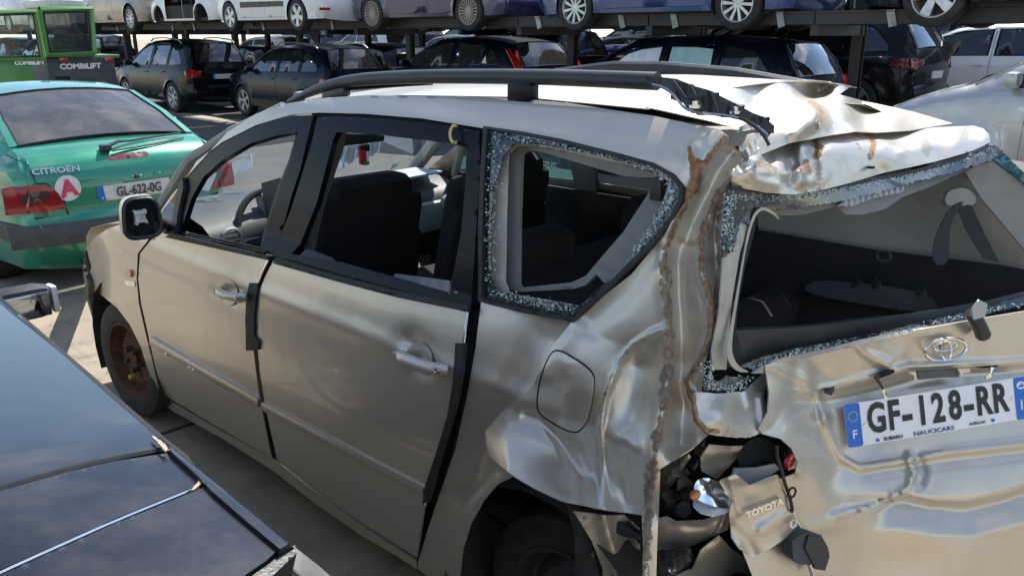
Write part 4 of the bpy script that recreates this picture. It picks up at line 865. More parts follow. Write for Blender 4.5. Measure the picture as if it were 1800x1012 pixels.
tf = [([(1437, 700), (1455, 760), (1478, 805), (1510, 822), (1580, 812), (1660, 795), (1800, 780), (1900, 768)], .014, 6, 'g'), ([(1428, 690), (1446, 765), (1472, 815), (1510, 834), (1600, 818), (1800, 795)], -.008, 9, 'g'),
      ([(1390, 690), (1440, 688), (1520, 664), (1600, 645), (1760, 640), (1900, 628)], .012, 12, 't'), ([(1400, 702), (1450, 704), (1530, 686), (1640, 664), (1790, 650), (1900, 638)], -.016, 14, 'g'),
      ([(1490, 885), (1540, 884), (1580, 880), (1640, 892), (1700, 894), (1760, 880), (1830, 858), (1960, 815)], -.034, 48, 'af'), ([(1400, 935), (1520, 905), (1560, 885)], .010, 16, 'gf'),
      ([(1597, 800), (1604, 830), (1598, 855), (1570, 873)], .013, 10, 't'), ([(1612, 805), (1622, 830), (1616, 848)], -.010, 10, 'g'), ([(1570, 875), (1530, 890), (1470, 905)], .014, 12, 't'),
      ([(1400, 720), (1440, 760), (1470, 830)], -.016, 24, 'g'), ([(1355, 640), (1420, 672), (1450, 735)], .014, 14, 't'), ([(1352, 760), (1395, 690), (1400, 640)], -.014, 14, 'g'), ([(1440, 745), (1448, 735)], .012, 10, 'g'),
      ([(1500, 598), (1520, 620), (1560, 640)], .014, 14, 't'), ([(1560, 590), (1600, 610), (1610, 640)], -.012, 20, 'g'), ([(1415, 620), (1440, 650)], -.012, 18, 'g'), ([(1334, 764), (1372, 772), (1398, 800), (1400, 826)], .012, 9, 'g'), ([(1420, 960), (1500, 985), (1620, 980)], -.014, 40, 'g'), ([(1700, 930), (1850, 1000)], -.012, 50, 'g')]
REAR = DEPTH(lambda U: TG(U) - creases(U, tf) - vnoise(U, 1 / 110., 5) * .006 - .004 * vnoise(U, 1 / 45., 9) * np.clip((1480 - U[:, 0]) / 80, 0, 1))
tg_out = [(1345, 641), (1388, 627), (1450, 612), (1513, 598), (1560, 590), (1602, 581), (1705, 563), (1800, 547), (1950, 520), (1950, 1080), (1325, 1080), (1322, 1010), (1302, 960), (1292, 905), (1312, 872), (1360, 845), (1398, 832), (1402, 812), (1392, 788), (1372, 770), (1340, 762), (1334, 752), (1350, 722), (1352, 690)]
tg = vp('tailgate', tg_out, REAR, HP, step=5, wear=lambda U: np.maximum(.40 * np.clip(1.3 - segdist(U, [(1600, 800), (1605, 835), (1570, 875), (1480, 905)])[0] / 14, 0, 1), .42 * np.clip(1.2 - segdist(U, [(1392, 692), (1440, 690), (1520, 668)])[0] / 8, 0, 1)), thick=.003)
vp('handle_slot', ZP((455, 165), (500, 130), (580, 128), (585, 150), (540, 172), (430, 205)), DEPTH(lambda U: TG(U) - .022), m_dark, step=8, thick=.001)
vp('handle_slot', ZP((1190, 108), (1300, 98), (1395, 96), (1360, 112), (1270, 118)), DEPTH(lambda U: TG(U) - .024), m_dark, step=8, thick=.001)
vp('lamp_housing', ZP((760, 145), (1080, 120), (1082, 188), (960, 190), (775, 208)), DEPTH(lambda U: TG(U) - .020), mat('grey_plastic', (.09, .09, .085), .6, dirt=(.25, .22, .18), damt=.5), step=6, thick=.008)
for q_ in (((690, 150), (750, 145), (755, 205), (735, 210), (735, 180)), ((1075, 125), (1165, 122), (1168, 150), (1115, 155), (1112, 185), (1095, 175)), ((50, 295), (120, 262), (118, 290), (95, 330), (60, 318)), ((440, 180), (470, 172), (460, 195), (500, 270), (492, 285), (430, 198))):
    vp('bracket', ZP(*q_), DEPTH(lambda U: TG(U) - .030), m_black if q_[0][0] in (440, 50) else HP, step=5, thick=.005, wear=lambda U: np.full(len(U), .3))
vp('bulb_holder', ZP((485, 285), (505, 282), (530, 350), (510, 365)), DEPTH(lambda U: TG(U) - .036), m_chrome, step=6, thick=.004); vp('bulb_holder', ZP((1330, 110), (1355, 112), (1330, 190), (1295, 208), (1285, 180), (1325, 155)), DEPTH(lambda U: TG(U) - .036), m_chrome, step=6, thick=.004)
# emblem
ep = np.array([1662., 614.]); ex, ey = np.array([36.5, -5.2]), np.array([2.2, 19.5]); EM = DEPTH(lambda U: TG(U) - .022)
def ell(cx, cy, a, b, n=40): return np.array([ep + ex * (cx + a * math.cos(t)) + ey * (cy + b * math.sin(t)) for t in np.linspace(0, 2 * math.pi, n + 1)])
em = MB()
for e_ in ((0, 0, 1, 1), (0, -.32, .56, .42), (0, .02, .27, .92)):
    P = ell(*e_); em.tube(EM(P), .0042 if e_[2] == 1 else .0034, 6, cap=False)
van_child(em.build('emblem', m_chrome))
# number plate in its own frame
px = (PC[3] - PC[0]) / np.linalg.norm(PC[3] - PC[0]); py = (PC[0] - PC[1]) / np.linalg.norm(PC[0] - PC[1]); o0 = (PC[0] + PC[1]) / 2
def PM(x, y, z=0): m4 = frame4((0, 0, 0), px, py); v = Vector(o0) + m4.to_3x3() @ Vector((x, y, z)); m4.translation = v; return m4
def plate_quad(name, x0, x1, y0, y1, z, m, parent, r=.006):
    pl = rnd([(x0, y0), (x1, y0), (x1, y1), (x0, y1)], it=1) if r else [(x0, y0), (x1, y0), (x1, y1), (x0, y1)]
    if r:
        pl = []
        for cx, cy, a0 in ((x1 - r, y1 - r, 0), (x0 + r, y1 - r, 90), (x0 + r, y0 + r, 180), (x1 - r, y0 + r, 270)): pl += [(cx + r * math.cos(rad(a0 + k)), cy + r * math.sin(rad(a0 + k))) for k in (0, 30, 60, 90)]
    M4 = PM(0, 0); V = [M4 @ Vector((a, b, z)) for a, b in pl]; o = mk(name, V, [tuple(range(len(V)))], m, None, smooth=False, thick=.0012 if z < .0045 else .0); 
    return van_child(o, parent)
pb = plate_quad('number_plate', 0, .52, -.055, .055, .004, mat('plate_white', (.86, .86, .85), .3, dirt=(.5, .47, .42), damt=.15, dscale=14), None)
def pq(*a, **k):
    o = plate_quad(*a[:7], pb, **k); o.location = (0, 0, 0); return o
pq('blue_band', 0, .042, -.055, .055, .0052, m_blueprint); pq('blue_band', .480, .52, -.055, .055, .0052, m_blueprint)
def ptx(s, size, x, y, m, z=.0062, **k):
    o = text(s, size, PM(x, y, z), m, 'plate_lettering', None, **k); van_child(o, pb); o.location = (0, 0, 0); return o
for s_, x_ in (('G', .085), ('F', .133), ('-', .170), ('1', .213), ('2', .258), ('8', .306), ('-', .345), ('R', .388), ('R', .436)):
    ptx(s_, .104, x_, .006, m_ink, xs=.70 if s_ not in '-' else .9, offset=.0028)
ptx('F', .030, .021, -.024, m_white, z=.0058, offset=.0006)
st = MB(); R3 = PM(0, 0)
for k in range(12):
    a = k * math.pi / 6; c = (.021 + .0125 * math.cos(a), .022 + .0125 * math.sin(a)); st.add([R3 @ Vector((c[0] + .0018 * math.cos(t), c[1] + .0018 * math.sin(t), .0058)) for t in np.linspace(0, 6.28, 7)[:-1]], [tuple(range(6))])
o = van_child(st.build('plate_stars', mat('yellow_print', (.7, .62, .15), .4), smooth=False), pb); o.location = (0, 0, 0)
ptx('SUBARU', .0125, .125, -.0475, m_ink, xs=1.15, offset=.0002); ptx('NAUCICARS', .0155, .240, -.0475, mat('navy_print', (.02, .05, .2), .4), xs=1.35); ptx('AURILLAC', .0105, .365, -.0455, m_ink, xs=1.0)
ptx('15', .034, .503, -.018, m_white, z=.0058, offset=.0012, xs=.75)
dm_ = MB()
def disc(c, r_, z, n=20): dm_.add([R3 @ Vector((c[0] + r_ * math.cos(t), c[1] + r_ * .8 * math.sin(t), z)) for t in np.linspace(0, 6.2832, n + 1)[:-1]], [tuple(range(n))])
disc((.500, .034), .013, .0058); o = van_child(dm_.build('region_badge', m_white, smooth=False), pb); o.location = (0, 0, 0)
mt_ = MB().add([R3 @ Vector(p) for p in ((.4915, .029, .0062), (.497, .038, .0062), (.500, .034, .0062), (.504, .041, .0062), (.509, .029, .0062))], [(0, 1, 2, 3, 4)]); o = van_child(mt_.build('badge_peak', m_blueprint, smooth=False), pb); o.location = (0, 0, 0)
dm_ = MB(); disc((.082, -.047), .0055, .0058); o = van_child(dm_.build('dealer_badge', m_blueprint, smooth=False), pb); o.location = (0, 0, 0); dm_ = MB(); disc((.410, -.045), .0055, .0058); o = van_child(dm_.build('dealer_badge', m_blueprint, smooth=False), pb); o.location = (0, 0, 0)
for x_ in (.052, .472):
    o = MB().lathe([(.0042, 0), (.0042, .002), (.0025, .0026), (0, .0026)], (0, 0, 0), 'Z', 12).build('rivet', m_chrome); o.data.transform(PM(x_, .002 if x_ > .2 else -.004, .005)); van_child(o, pb); o.location = (0, 0, 0)
# wiper stub above the emblem
WS = lambda k: DEPTH(lambda U: TG(U) - k)
van_child(MB().tube([PT(1706, 548, WS(.06)), PT(1719, 566, WS(.06)), PT(1728, 588, WS(.03))], [.016, .017, .019], 10).build('wiper_spindle', m_black)); vp('wiper_tape', [(1708, 545), (1722, 527), (1736, 534), (1732, 556), (1712, 562)], WS(.085), m_silverplastic, step=6, thick=.006)

# spoiler / top of the tailgate
SPt = tps([(1288, 300, 1.66), (1310, 284, 1.72), (1347, 268, 1.82), (1387, 251, 1.90), (1425, 246, 1.95), (1464, 238, 2.03), (1504, 231, 2.16), (1541, 232, 2.28), (1587, 229, 2.42), (1650, 225, 2.56), (1710, 222, 2.68), (1738, 236, 2.62), (1740, 248, 2.57),
           (1722, 260, 2.50), (1648, 282, 2.33), (1556, 302, 2.12), (1500, 319, 2.0), (1446, 332, 1.90), (1396, 340, 1.82), (1347, 337, 1.75), (1290, 326, 1.68), (1735, 243, 2.555), (1680, 252, 2.42), (1620, 266, 2.26), (1585, 268, 2.18), (1550, 262, 2.12), (1480, 270, 1.98), (1420, 285, 1.88), (1360, 296, 1.77), (1320, 303, 1.70)])
sf = [([(1318, 298), (1330, 275)], .03, 13, 'g'), ([(1352, 276), (1362, 305)], -.024, 12, 'g'), ([(1383, 262), (1390, 290), (1385, 315)], -.028, 14, 'g'), ([(1408, 258), (1412, 290), (1404, 318)], .026, 11, 'g'), ([(1430, 245), (1436, 300), (1438, 330)], -.024, 7, 't'), ([(1460, 262), (1520, 258)], .012, 12, 'g'),
      ([(1340, 300), (1378, 306), (1408, 300)], .018, 11, 't'), ([(1300, 312), (1350, 322), (1440, 318)], .008, 9, 'g'), ([(1585, 268), (1650, 254), (1735, 240)], .012, 9, 'g'), ([(1545, 245), (1590, 268)], .010, 10, 't'), ([(1480, 290), (1540, 285)], -.01, 20, 'g')]
SP = DEPTH(lambda U: SPt(U) - creases(U, sf) - (vnoise(U, 1 / 30., 4) * .008 + ridged(U, 1 / 20., 6) * .002) * np.clip((1500 - U[:, 0]) / 80, 0, 1))
sp_out = [(1287, 300), (1307, 279), (1347, 267), (1368, 257), (1387, 250), (1410, 248), (1426, 243), (1464, 235), (1504, 229), (1541, 231), (1587, 228), (1648, 224), (1710, 221), (1728, 226), (1739, 236), (1741, 249), (1722, 261), (1690, 271), (1648, 283), (1600, 294), (1556, 303), (1500, 320), (1446, 334), (1396, 342), (1347, 339), (1310, 332), (1287, 327)]
SR = [([(1429, 248), (1442, 262), (1434, 275)], 13, .74), ([(1490, 234), (1530, 238), (1536, 252), (1530, 274)], 10, .80), ([(1500, 240), (1512, 262)], 10, .55), ([(1406, 300), (1418, 285), (1424, 304)], 9, .70), ([(1330, 284), (1352, 290), (1362, 298)], 9, .66), ([(1310, 300), (1335, 290)], 9, .6), ([(1445, 262), (1480, 248)], 8, .35)]
vp('tailgate_spoiler', sp_out, SP, HP, step=5, wear=lambda U: np.max([a * np.clip(1.25 - segdist(U, p)[0] / w_, 0, 1) for p, w_, a in SR], axis=0), thick=.003)
vp('third_brake_light', [(1455, 236), (1500, 226), (1545, 228), (1540, 233), (1500, 232), (1462, 240)], DEPTH(lambda U: SPt(U) + .01), m_black, step=5, thick=.006)
van_child(MB().box(PT(1531, 294, DEPTH(lambda U: SPt(U) - .012)), (.014, .016, .006)).build('washer_jet', m_dark)); 

# shattered rear glass border round the opening, rubber and inner frame
top_band = ZH((88, 362), (250, 388), (420, 372), (560, 345), (760, 305), (900, 266), (1005, 220), (1030, 212), (1060, 240), (1150, 330), (1180, 380), (1165, 385), (1120, 330), (1040, 262), (1000, 270), (880, 310), (760, 340), (640, 375), (480, 412), (330, 437), (170, 446), (165, 500), (125, 478), (98, 590), (62, 612), (72, 450))
RD = tps([(1275, 330, 1.62), (1276, 440, 1.64), (1265, 640, 1.70), (1330, 345, 1.77), (1400, 350, 1.86), (1500, 328, 2.02), (1560, 312, 2.14), (1650, 290, 2.34), (1745, 260, 2.50), (1800, 300, 2.46), (1830, 330, 2.44), (1320, 375, 1.76), (1330, 640, 1.86), (1390, 622, 1.93), (1500, 598, 2.05), (1600, 578, 2.1), (1720, 556, 2.18), (1850, 530, 2.28), (1290, 640, 1.76), (1245, 680, 1.70)])
vp('shattered_border', jag(top_band, 4, 2.4, 8), DEPTH(lambda U: RD(U) + .0), m_crumb, step=5, thick=.004)
vp('rubber_lip', ZH((95, 355), (250, 378), (420, 362), (560, 335), (760, 295), (900, 255), (1005, 208), (1010, 218), (900, 268), (760, 308), (560, 348), (420, 375), (250, 392), (95, 370)), DEPTH(lambda U: RD(U) - .012), m_rubber, step=6, thick=.008)
bot_band = ZH((125, 1000), (200, 965), (300, 942), (500, 903), (640, 872), (800, 835), (960, 800), (1133, 752), (1300, 710), (1300, 735), (1133, 780), (960, 822), (800, 862), (640, 898), (500, 932), (300, 972), (220, 990), (180, 1010))
vp('shattered_border', jag(bot_band, 4, 1.8, 9), DEPTH(lambda U: RD(U) - .012), m_crumb, step=5, thick=.004)
vp('chrome_edge', ZD((270, 215), (300, 195), (340, 168), (420, 148), (560, 118), (700, 82), (900, 38), (1130, 2), (1343, -32), (1343, -20), (1130, 14), (900, 54), (700, 100), (560, 135), (420, 168), (345, 188), (320, 215)), DEPTH(lambda U: RD(U) - .022 - .006 * np.cos((U[:, 0]) / 30.)), mat('bare_aluminium', (.62, .62, .62), .22, metal=.95, var=.1, vscale=30), step=5, thick=.006)
vp('side_crumbs', jag(ZE((268, 135), (258, 230), (235, 285), (300, 292), (400, 262), (420, 235), (330, 225), (300, 245), (278, 240), (270, 190)), 5, 1.2, 4), DEPTH(lambda U: RD(U) + .01), m_crumb, step=5, thick=.004)
vp('inner_lip', ZH((100, 872), (300, 862), (440, 850), (800, 800), (1000, 765), (1300, 690), (1300, 730), (1133, 765), (800, 832), (500, 905), (250, 950), (160, 985), (110, 975)), DEPTH(lambda U: RD(U) + .05), m_black, step=8, thick=.02)
vp('rear_pillar_inner', ZH((100, 580), (66, 612), (48, 820), (22, 960), (30, 1010), (75, 1010), (82, 900), (95, 760), (122, 600), (150, 500), (125, 480)), DEPTH(lambda U: RD(U) + .02 - creases(U, [([(1275, 470), (1268, 600)], .01, 5, 'g')])), m_inner, step=6, thick=.004)
vp('rear_pillar_seal', ZH((150, 500), (120, 600), (95, 760), (80, 900), (72, 1000), (150, 1010), (108, 870), (120, 760), (142, 640), (170, 540), (185, 470), (168, 470)), DEPTH(lambda U: RD(U) + .035), m_dark, step=8, thick=.006)
strip = ZH((262, 475), (240, 452), (205, 436), (180, 452), (160, 500), (140, 590), (125, 680), (108, 780), (92, 880), (84, 940), (95, 985), (120, 1010), (152, 1018))
wd = np.array([3, 5, 6, 5, 4, 3, 3, 4, 6, 9, 11, 9, 2.]); sa = np.array(strip); d_ = np.gradient(sa, axis=0); nn = np.c_[-d_[:, 1], d_[:, 0]]; nn /= np.hypot(*nn.T)[:, None]; wd = wd * .5
vp('torn_trim_strip', rnd(list(sa + nn * wd[:, None]) + list((sa - nn * wd[:, None])[::-1]), it=1), DEPTH(lambda U: RD(U) - .01 + .03 * np.sin(U[:, 1] / 60.)), m_inner, step=4, thick=.0015)
vp('window_corner_piece', rnd(ZE((195, 292), (235, 288), (300, 296), (370, 285), (395, 290), (440, 245), (490, 205), (498, 240), (470, 300), (492, 360), (485, 425), (440, 465), (360, 468), (270, 458), (235, 438), (205, 380)), it=1), DEPTH(lambda U: RD(U) - .0 - .075 * np.exp(-((U[:, 0] - 1268) ** 2 + (U[:, 1] - 735) ** 2) / 36 ** 2) - .0010 * (U[:, 1] - 690) + creases(U, [([(1338, 700), (1345, 760)], -.02, 8, 'g'), ([(1310, 690), (1316, 712)], -.01, 6, 'g')])), HP, step=4,
   wear=lambda U: np.maximum(.8 * np.clip(1.2 - segdist(U, [(1218, 694), (1224, 735), (1240, 756), (1262, 758)])[0] / 8, 0, 1), .4 * (U[:, 1] > 745)), thick=.003)
vp('inner_top_trim', ZH((240, 462), (340, 462), (470, 430), (500, 460), (560, 460), (640, 440), (700, 398), (800, 360), (950, 292), (950, 280), (800, 320), (640, 372), (480, 410), (330, 435), (240, 445)), DEPTH(lambda U: RD(U) + .06), m_trim, step=6, thick=.01)
vp('high_brake_lamp', ZH((470, 428), (540, 372), (640, 355), (715, 350), (700, 380), (600, 400), (520, 430)), DEPTH(lambda U: RD(U) + .03 + .006 * np.sin(U[:, 0] / 1.6)), m_silverplastic, step=3, thick=.008)
vp('rear_glass_remnant', ZH((1020, 262), (1060, 240), (1300, 470), (1290, 480), (1110, 330)), DEPTH(lambda U: RD(U) - .004), glassmat('green_edge', (.35, .6, .58), 1), step=12, thick=.004)

# ---- crushed lamp corner: cavity and debris
DB = tps([(1150, 790, 1.90), (1160, 1000, 1.98), (1300, 780, 1.92), (1400, 800, 2.0), (1400, 1000, 2.05), (1250, 900, 1.94), (1250, 770, 1.86), (1080, 900, 2.0), (1080, 1050, 2.05)])
vp('lamp_cavity', [(1140, 780), (1220, 745), (1350, 740), (1420, 780), (1430, 1080), (1100, 1080), (1110, 880)], DEPTH(lambda U: DB(U) + .16), m_dark, step=20, thick=.002)
def deb(name, pts, k, m, tilt=(0, 0), cr=(), step=4, thick=.003, w=None):
    P = np.array(pts, float); c = P.mean(0)
    fn = DEPTH(lambda U: DB(U) + k + (U[:, 0] - c[0]) * tilt[0] * .001 + (U[:, 1] - c[1]) * tilt[1] * .001 - creases(U, cr) - vnoise(U, 1 / 20., k * 50) * .004)
    return vp(name, pts, fn, m, step=step, thick=thick, wear=w)
W0 = lambda a: (lambda U: np.full(len(U), a))
deb('torn_panel', ZE((45, 790), (95, 780), (130, 800), (240, 795), (300, 772), (330, 740), (350, 760), (335, 830), (290, 850), (200, 890), (90, 910), (42, 912)), -.03, HP, (0, 1.2), [([(1180, 920), (1230, 925), (1275, 905)], -.008, 8, 'g'), ([(1275, 900), (1262, 935)], .015, 5, 't')], w=W0(.3))
deb('torn_panel', ZE((95, 560), (180, 530), (190, 545), (150, 600), (110, 660), (70, 690), (62, 620)), .0, HP, (-2, 1), [([(1165, 850), (1205, 805)], .02, 8, 't')], w=W0(.5))
deb('torn_panel', ZE((262, 495), (330, 500), (415, 500), (400, 520), (345, 575), (292, 632), (232, 600), (228, 545)), -.03, HP, (1.5, .9), [([(1240, 800), (1300, 790)], .012, 10, 'g')], w=W0(.25))
deb('bumper_corner', ZE((195, 985), (230, 910), (300, 850), (345, 900), (400, 940), (440, 1000), (440, 1160), (100, 1160), (130, 1010)), .02, HP, (1, .5), [([(1225, 980), (1270, 950), (1320, 1000)], .03, 20, 'g'), ([(1300, 960), (1290, 1050)], -.03, 16, 'g')], w=W0(.35), step=6)
deb('wheel_arch_panel', [(1008, 898), (1060, 905), (1098, 905), (1124, 930), (1126, 1000), (1118, 1080), (1055, 1080), (1060, 1000), (1040, 950)], .0, HP, (1, .5), [([(1060, 905), (1085, 1000), (1090, 1075)], .03, 14, 'g'), ([(1105, 930), (1100, 1040)], -.03, 10, 'g')], w=W0(.4), step=6)
deb('arch_liner', [(996, 885), (1020, 892), (1038, 940), (1052, 1010), (1050, 1080), (1008, 1080), (1012, 1000), (1010, 940)], -.02, m_black, step=8, thick=.01)
deb('black_pipe', ZC((400, 755), (520, 790), (620, 850), (630, 875), (560, 860), (440, 800)), -.02, m_black, step=6, thick=.02)
hole = rnd(ZE((368, 555), (395, 495), (455, 458), (520, 490), (560, 548), (545, 580), (470, 585), (395, 600)))
vp('lamp_hole', hole, DEPTH(lambda U: DB(U) - .035), m_dark, step=8, thick=.001)
lf = [([(1280, 840), (1330, 838), (1375, 822)], .016, 7, 'g'), ([(1285, 930), (1310, 950), (1322, 975)], -.016, 14, 'g'), ([(1340, 930), (1385, 900)], .012, 12, 'g'), ([(1285, 850), (1300, 900)], .012, 9, 't')]
flp = DEPTH(lambda U: np.minimum(TG(U), DB(U) + .05) - .045 - creases(U, lf) - vnoise(U, 1 / 30., 2) * .006)
vp('torn_tailgate_skin', ZE((300, 640), (365, 610), (420, 655), (530, 615), (545, 640), (575, 720), (605, 820), (560, 865), (500, 905), (432, 937), (380, 905), (350, 860), (340, 770), (350, 720)), flp, HP, step=5, thick=.003, wear=W0(.22))
vp('lamp_ledge', ZE((365, 590), (450, 585), (520, 570), (540, 590), (500, 620), (430, 650), (405, 690), (365, 650), (345, 640)), DEPTH(lambda U: DB(U) - .06), m_silverplastic, step=5, thick=.006)
A_, B_, C_ = PT(*ZE((410, 772))[0], flp), PT(*ZE((545, 718))[0], flp), PT(*ZE((470, 700))[0], flp)
xd = Vector(B_ - A_); fm = frame4(Vector((A_ + B_) / 2) + Vector(CAM - A_).normalized() * .014, xd, (0, 0, 1)); o = text('TOYOTA', .0225, fm, m_chrome, 'maker_lettering', extrude=.0016, bevel=.0006, xs=1.02, offset=.0008); van_child(o)
ch = mat('mirror_reflector', (.9, .91, .93), .05, metal=1)
rfl = rnd(ZE((205, 640), (245, 622), (300, 640), (332, 665), (352, 742), (300, 745), (215, 715), (200, 690)), it=1)
deb('lamp_reflector', rfl, -.09, ch, (.6, -.9), step=3, thick=.002)
deb('lamp_reflector', ZE((200, 700), (300, 735), (355, 742), (330, 762), (280, 778), (225, 762), (198, 738)), -.10, mat('white_reflector', (.85, .85, .85), .3, metal=.3), (.3, -2.0), step=3, thick=.002)
van_child(MB().lathe([(0, -.014), (.009, -.010), (.012, 0), (.009, .010), (.004, .016), (0, .018)], PT(*ZE((205, 692))[0], DEPTH(lambda U: DB(U) - .12)), 'Y', 14).build('indicator_bulb', m_orange))
rs = np.random.RandomState(5)
for i, (cx, cy, s_) in enumerate(((150, 600, 34), (190, 560, 30), (120, 690, 36), (170, 660, 34), (110, 740, 28), (160, 750, 40), (225, 520, 26), (215, 480, 24), (330, 600, 26), (375, 680, 22), (400, 700, 20), (175, 700, 26))):
    a0 = rs.uniform(0, 6); pts = [(cx + s_ * rs.uniform(.7, 1.35) * math.cos(a0 + t), cy + s_ * rs.uniform(.6, 1.2) * math.sin(a0 + t)) for t in (0, 1.1, 2.0, 3.2, 4.1, 5.2)]
    deb('broken_plastic', ZE(*pts), rs.uniform(-.05, .06), m_black if i % 3 else mat('grey_plastic', (.09, .09, .085), .6), rs.uniform(-6, 6, 2), step=7, thick=.004)
deb('red_lens_fragment', ZE((570, 565), (588, 538), (602, 530), (608, 555), (596, 588), (572, 596)), -.10, m_red, (3, 1), step=4, thick=.008)
cab = lambda k: DEPTH(lambda U: TG(U) - k)
vstrip('torn_cable', rnd(ZE((528, 500), (526, 540), (545, 590), (556, 640), (575, 690), (588, 740), (586, 760)), closed=False), cab(.06), .0042, m_rubber, step=5)
vstrip('torn_cable', rnd(ZE((570, 690), (590, 705), (604, 680), (596, 662), (578, 668), (570, 700)), closed=False), cab(.065), .0028, m_rubber, step=4)
vstrip('cable_end', ZE((588, 745), (600, 775), (612, 800), (625, 822)), cab(.06), .002, m_chrome, step=4)
van_child(MB().tube([PT(*p, cab(.062)) for p in [(1130 + (592 + 12 * math.cos(t)) / 2.24, 560 + (806 + 14 * math.sin(t)) / 2.24) for t in np.linspace(0, 6.2832, 13)]], .0026, 5).build('ring_terminal', m_chrome))
bl = ZE((588, 872), (625, 848), (655, 835), (702, 850), (730, 900), (736, 935), (718, 990), (680, 985), (655, 968), (620, 965), (592, 940))
vp('dangling_lamp_socket', bl, cab(.07), mat('dusty_black', (.03, .033, .038), .6, dirt=(.2, .2, .19), damt=.35), step=5, thick=.035)
vp('socket_face', ZE((655, 850), (700, 862), (725, 915), (715, 975), (680, 978), (660, 940), (640, 900)), cab(.078), m_black, step=6, thick=.006); vstrip('socket_pin', ZE((655, 965), (662, 985), (668, 1005)), cab(.07), .004, m_chrome, step=5)
deb('lamp_mount', ZE((22, 945), (60, 925), (188, 902), (192, 950), (160, 980), (120, 1012), (30, 1005)), -.04, m_black, step=7, thick=.012)
for i in range(6): vstrip('mount_rib', ZE((40 + i * 26, 935 - i * 4), (44 + i * 24, 1000 - i * 7)), DEPTH(lambda U: DB(U) - .05), .0022, m_black)
vstrip('mount_rib', ZE((30, 965), (190, 925)), DEPTH(lambda U: DB(U) - .05), .003, m_black)
van_child(MB().lathe([(.011, 0), (.011, .003), (.006, .005), (.004, .003), (0, .003)], PT(*ZE((115, 988))[0], DEPTH(lambda U: DB(U) - .058)), 'Y', 14).build('bolt', m_chrome))
deb('silver_ledge', ZE((432, 960), (500, 905), (600, 850), (640, 840), (590, 880), (585, 950), (560, 1000), (500, 1080), (432, 1080)), -.01, mat('grey_primer', (.18, .19, .20), .5, var=.2), (0, 2), step=7)
# loose crumbs of glass
sh = MB(); rs = np.random.RandomState(11)
def scat(pl, fn, n, w_, s0=.0018, s1=.0042):
    P = resample(pl, 2, False); idx = rs.randint(0, len(P), n); U = P[idx] + rs.normal(0, w_, (n, 2)); X = fn(U)
    for x in X:
        s_ = rs.uniform(s0, s1); q = rs.normal(0, 1, (4, 3)); q = x + q / np.linalg.norm(q, axis=1)[:, None] * s_; sh.add(q, [(0, 1, 2), (0, 3, 1), (1, 3, 2), (2, 3, 0)])
scat([(1285, 345), (1345, 350), (1420, 345), (1500, 328), (1600, 308), (1700, 280), (1745, 262)], DEPTH(lambda U: RD(U) - .008), 520, 3.5); scat([(1283, 350), (1280, 440)], DEPTH(lambda U: RD(U) - .008), 160, 6)
scat([(1330, 642), (1400, 618), (1500, 600), (1600, 578), (1700, 555), (1800, 532)], DEPTH(lambda U: RD(U) - .018), 420, 2.5); scat([(1245, 640), (1250, 680), (1290, 682), (1320, 665)], DEPTH(lambda U: RD(U) - .0), 220, 5)
scat(ZG((870, 240), (950, 300), (960, 380), (880, 500), (820, 590), (750, 690)), SIDE(.0), 320, 4); scat(ZG((30, 880), (200, 915), (440, 965)), SIDE(.0), 260, 4); scat(ZG((30, 60), (20, 200), (5, 500), (5, 800)), SIDE(.0), 220, 7); scat(ZG((60, 60), (300, 95), (560, 140), (850, 215)), SIDE(.0), 240, 4)
van_child(tag(sh.build('glass_crumbs', mat('crumb_glass', (.50, .62, .60), .12, coat=1), smooth=False), kind='stuff'))

# ---- right-hand side, bonnet, front, glass of the van
ra_ = .37
def archpts(cx): return [(cx + ra_ * math.cos(t), .315 + ra_ * math.sin(t)) for t in np.linspace(rad(190), rad(-10), 15)]
right = [(-.95, .35), (-1.02, .62), (-1.0, .95), (-.80, 1.12), (-.56, 1.34), (-.44, 1.44), (-.30, 1.49), (0, 1.60), (.5, 1.645), (1.0, 1.625), (1.5, 1.57), (1.72, 1.50), (2.40, 1.11), (2.7, 1.0), (3.15, .90), (3.40, .80), (3.50, .62), (3.46, .38)] + archpts(2.855)[::-1] + archpts(.12)[::-1]
RS = lambda off=0: (lambda P: np.c_[P[:, 0], -Ysurf(P[:, 0], P[:, 1]) - off, P[:, 1]])
wr = [[(1.30, 1.17), (2.20, 1.14), (1.72, 1.42), (1.34, 1.52)], [(.36, 1.18), (1.20, 1.17), (1.23, 1.54), (.42, 1.56)], [(-.5, 1.2), (.24, 1.19), (.28, 1.54), (-.2, 1.44)]]
def right_panel(nm, pl, holes=(), off=0): return vp(nm, pl, RS(off), HP, step=.09, holes=holes, toward=(1, -50, 1), thick=.003)
dF = [(1.25, .36), (2.27, .36), (2.30, 1.0), (2.22, 1.16), (1.72, 1.46), (1.26, 1.56)]; dR = [(.50, .36), (1.24, .36), (1.25, 1.56), (.38, 1.59), (.30, 1.16), (.30, .82), (.47, .55)]
right_panel('body_side_right', right, [dF, dR, wr[2]]); right_panel('front_door', dF, [wr[0]], -.001); right_panel('rear_door', dR, [wr[1]], -.001)
for i, w_ in enumerate(wr): vp('side_window', w_, RS(-.01), (glassmat('teal_glass', (.22, .50, .50), .8, dust=.35), m_glassd, m_glassd)[i], step=.15, toward=(1, -50, 1), thick=0)
hw_ = PT(946, 290, PLANE(1, -.745)); van_child(text('BATTERIE', .052, frame4(hw_, (-1, 0, 0), (0, 0, 1)), m_white, 'chalk_writing', shear=.2, offset=.0004))
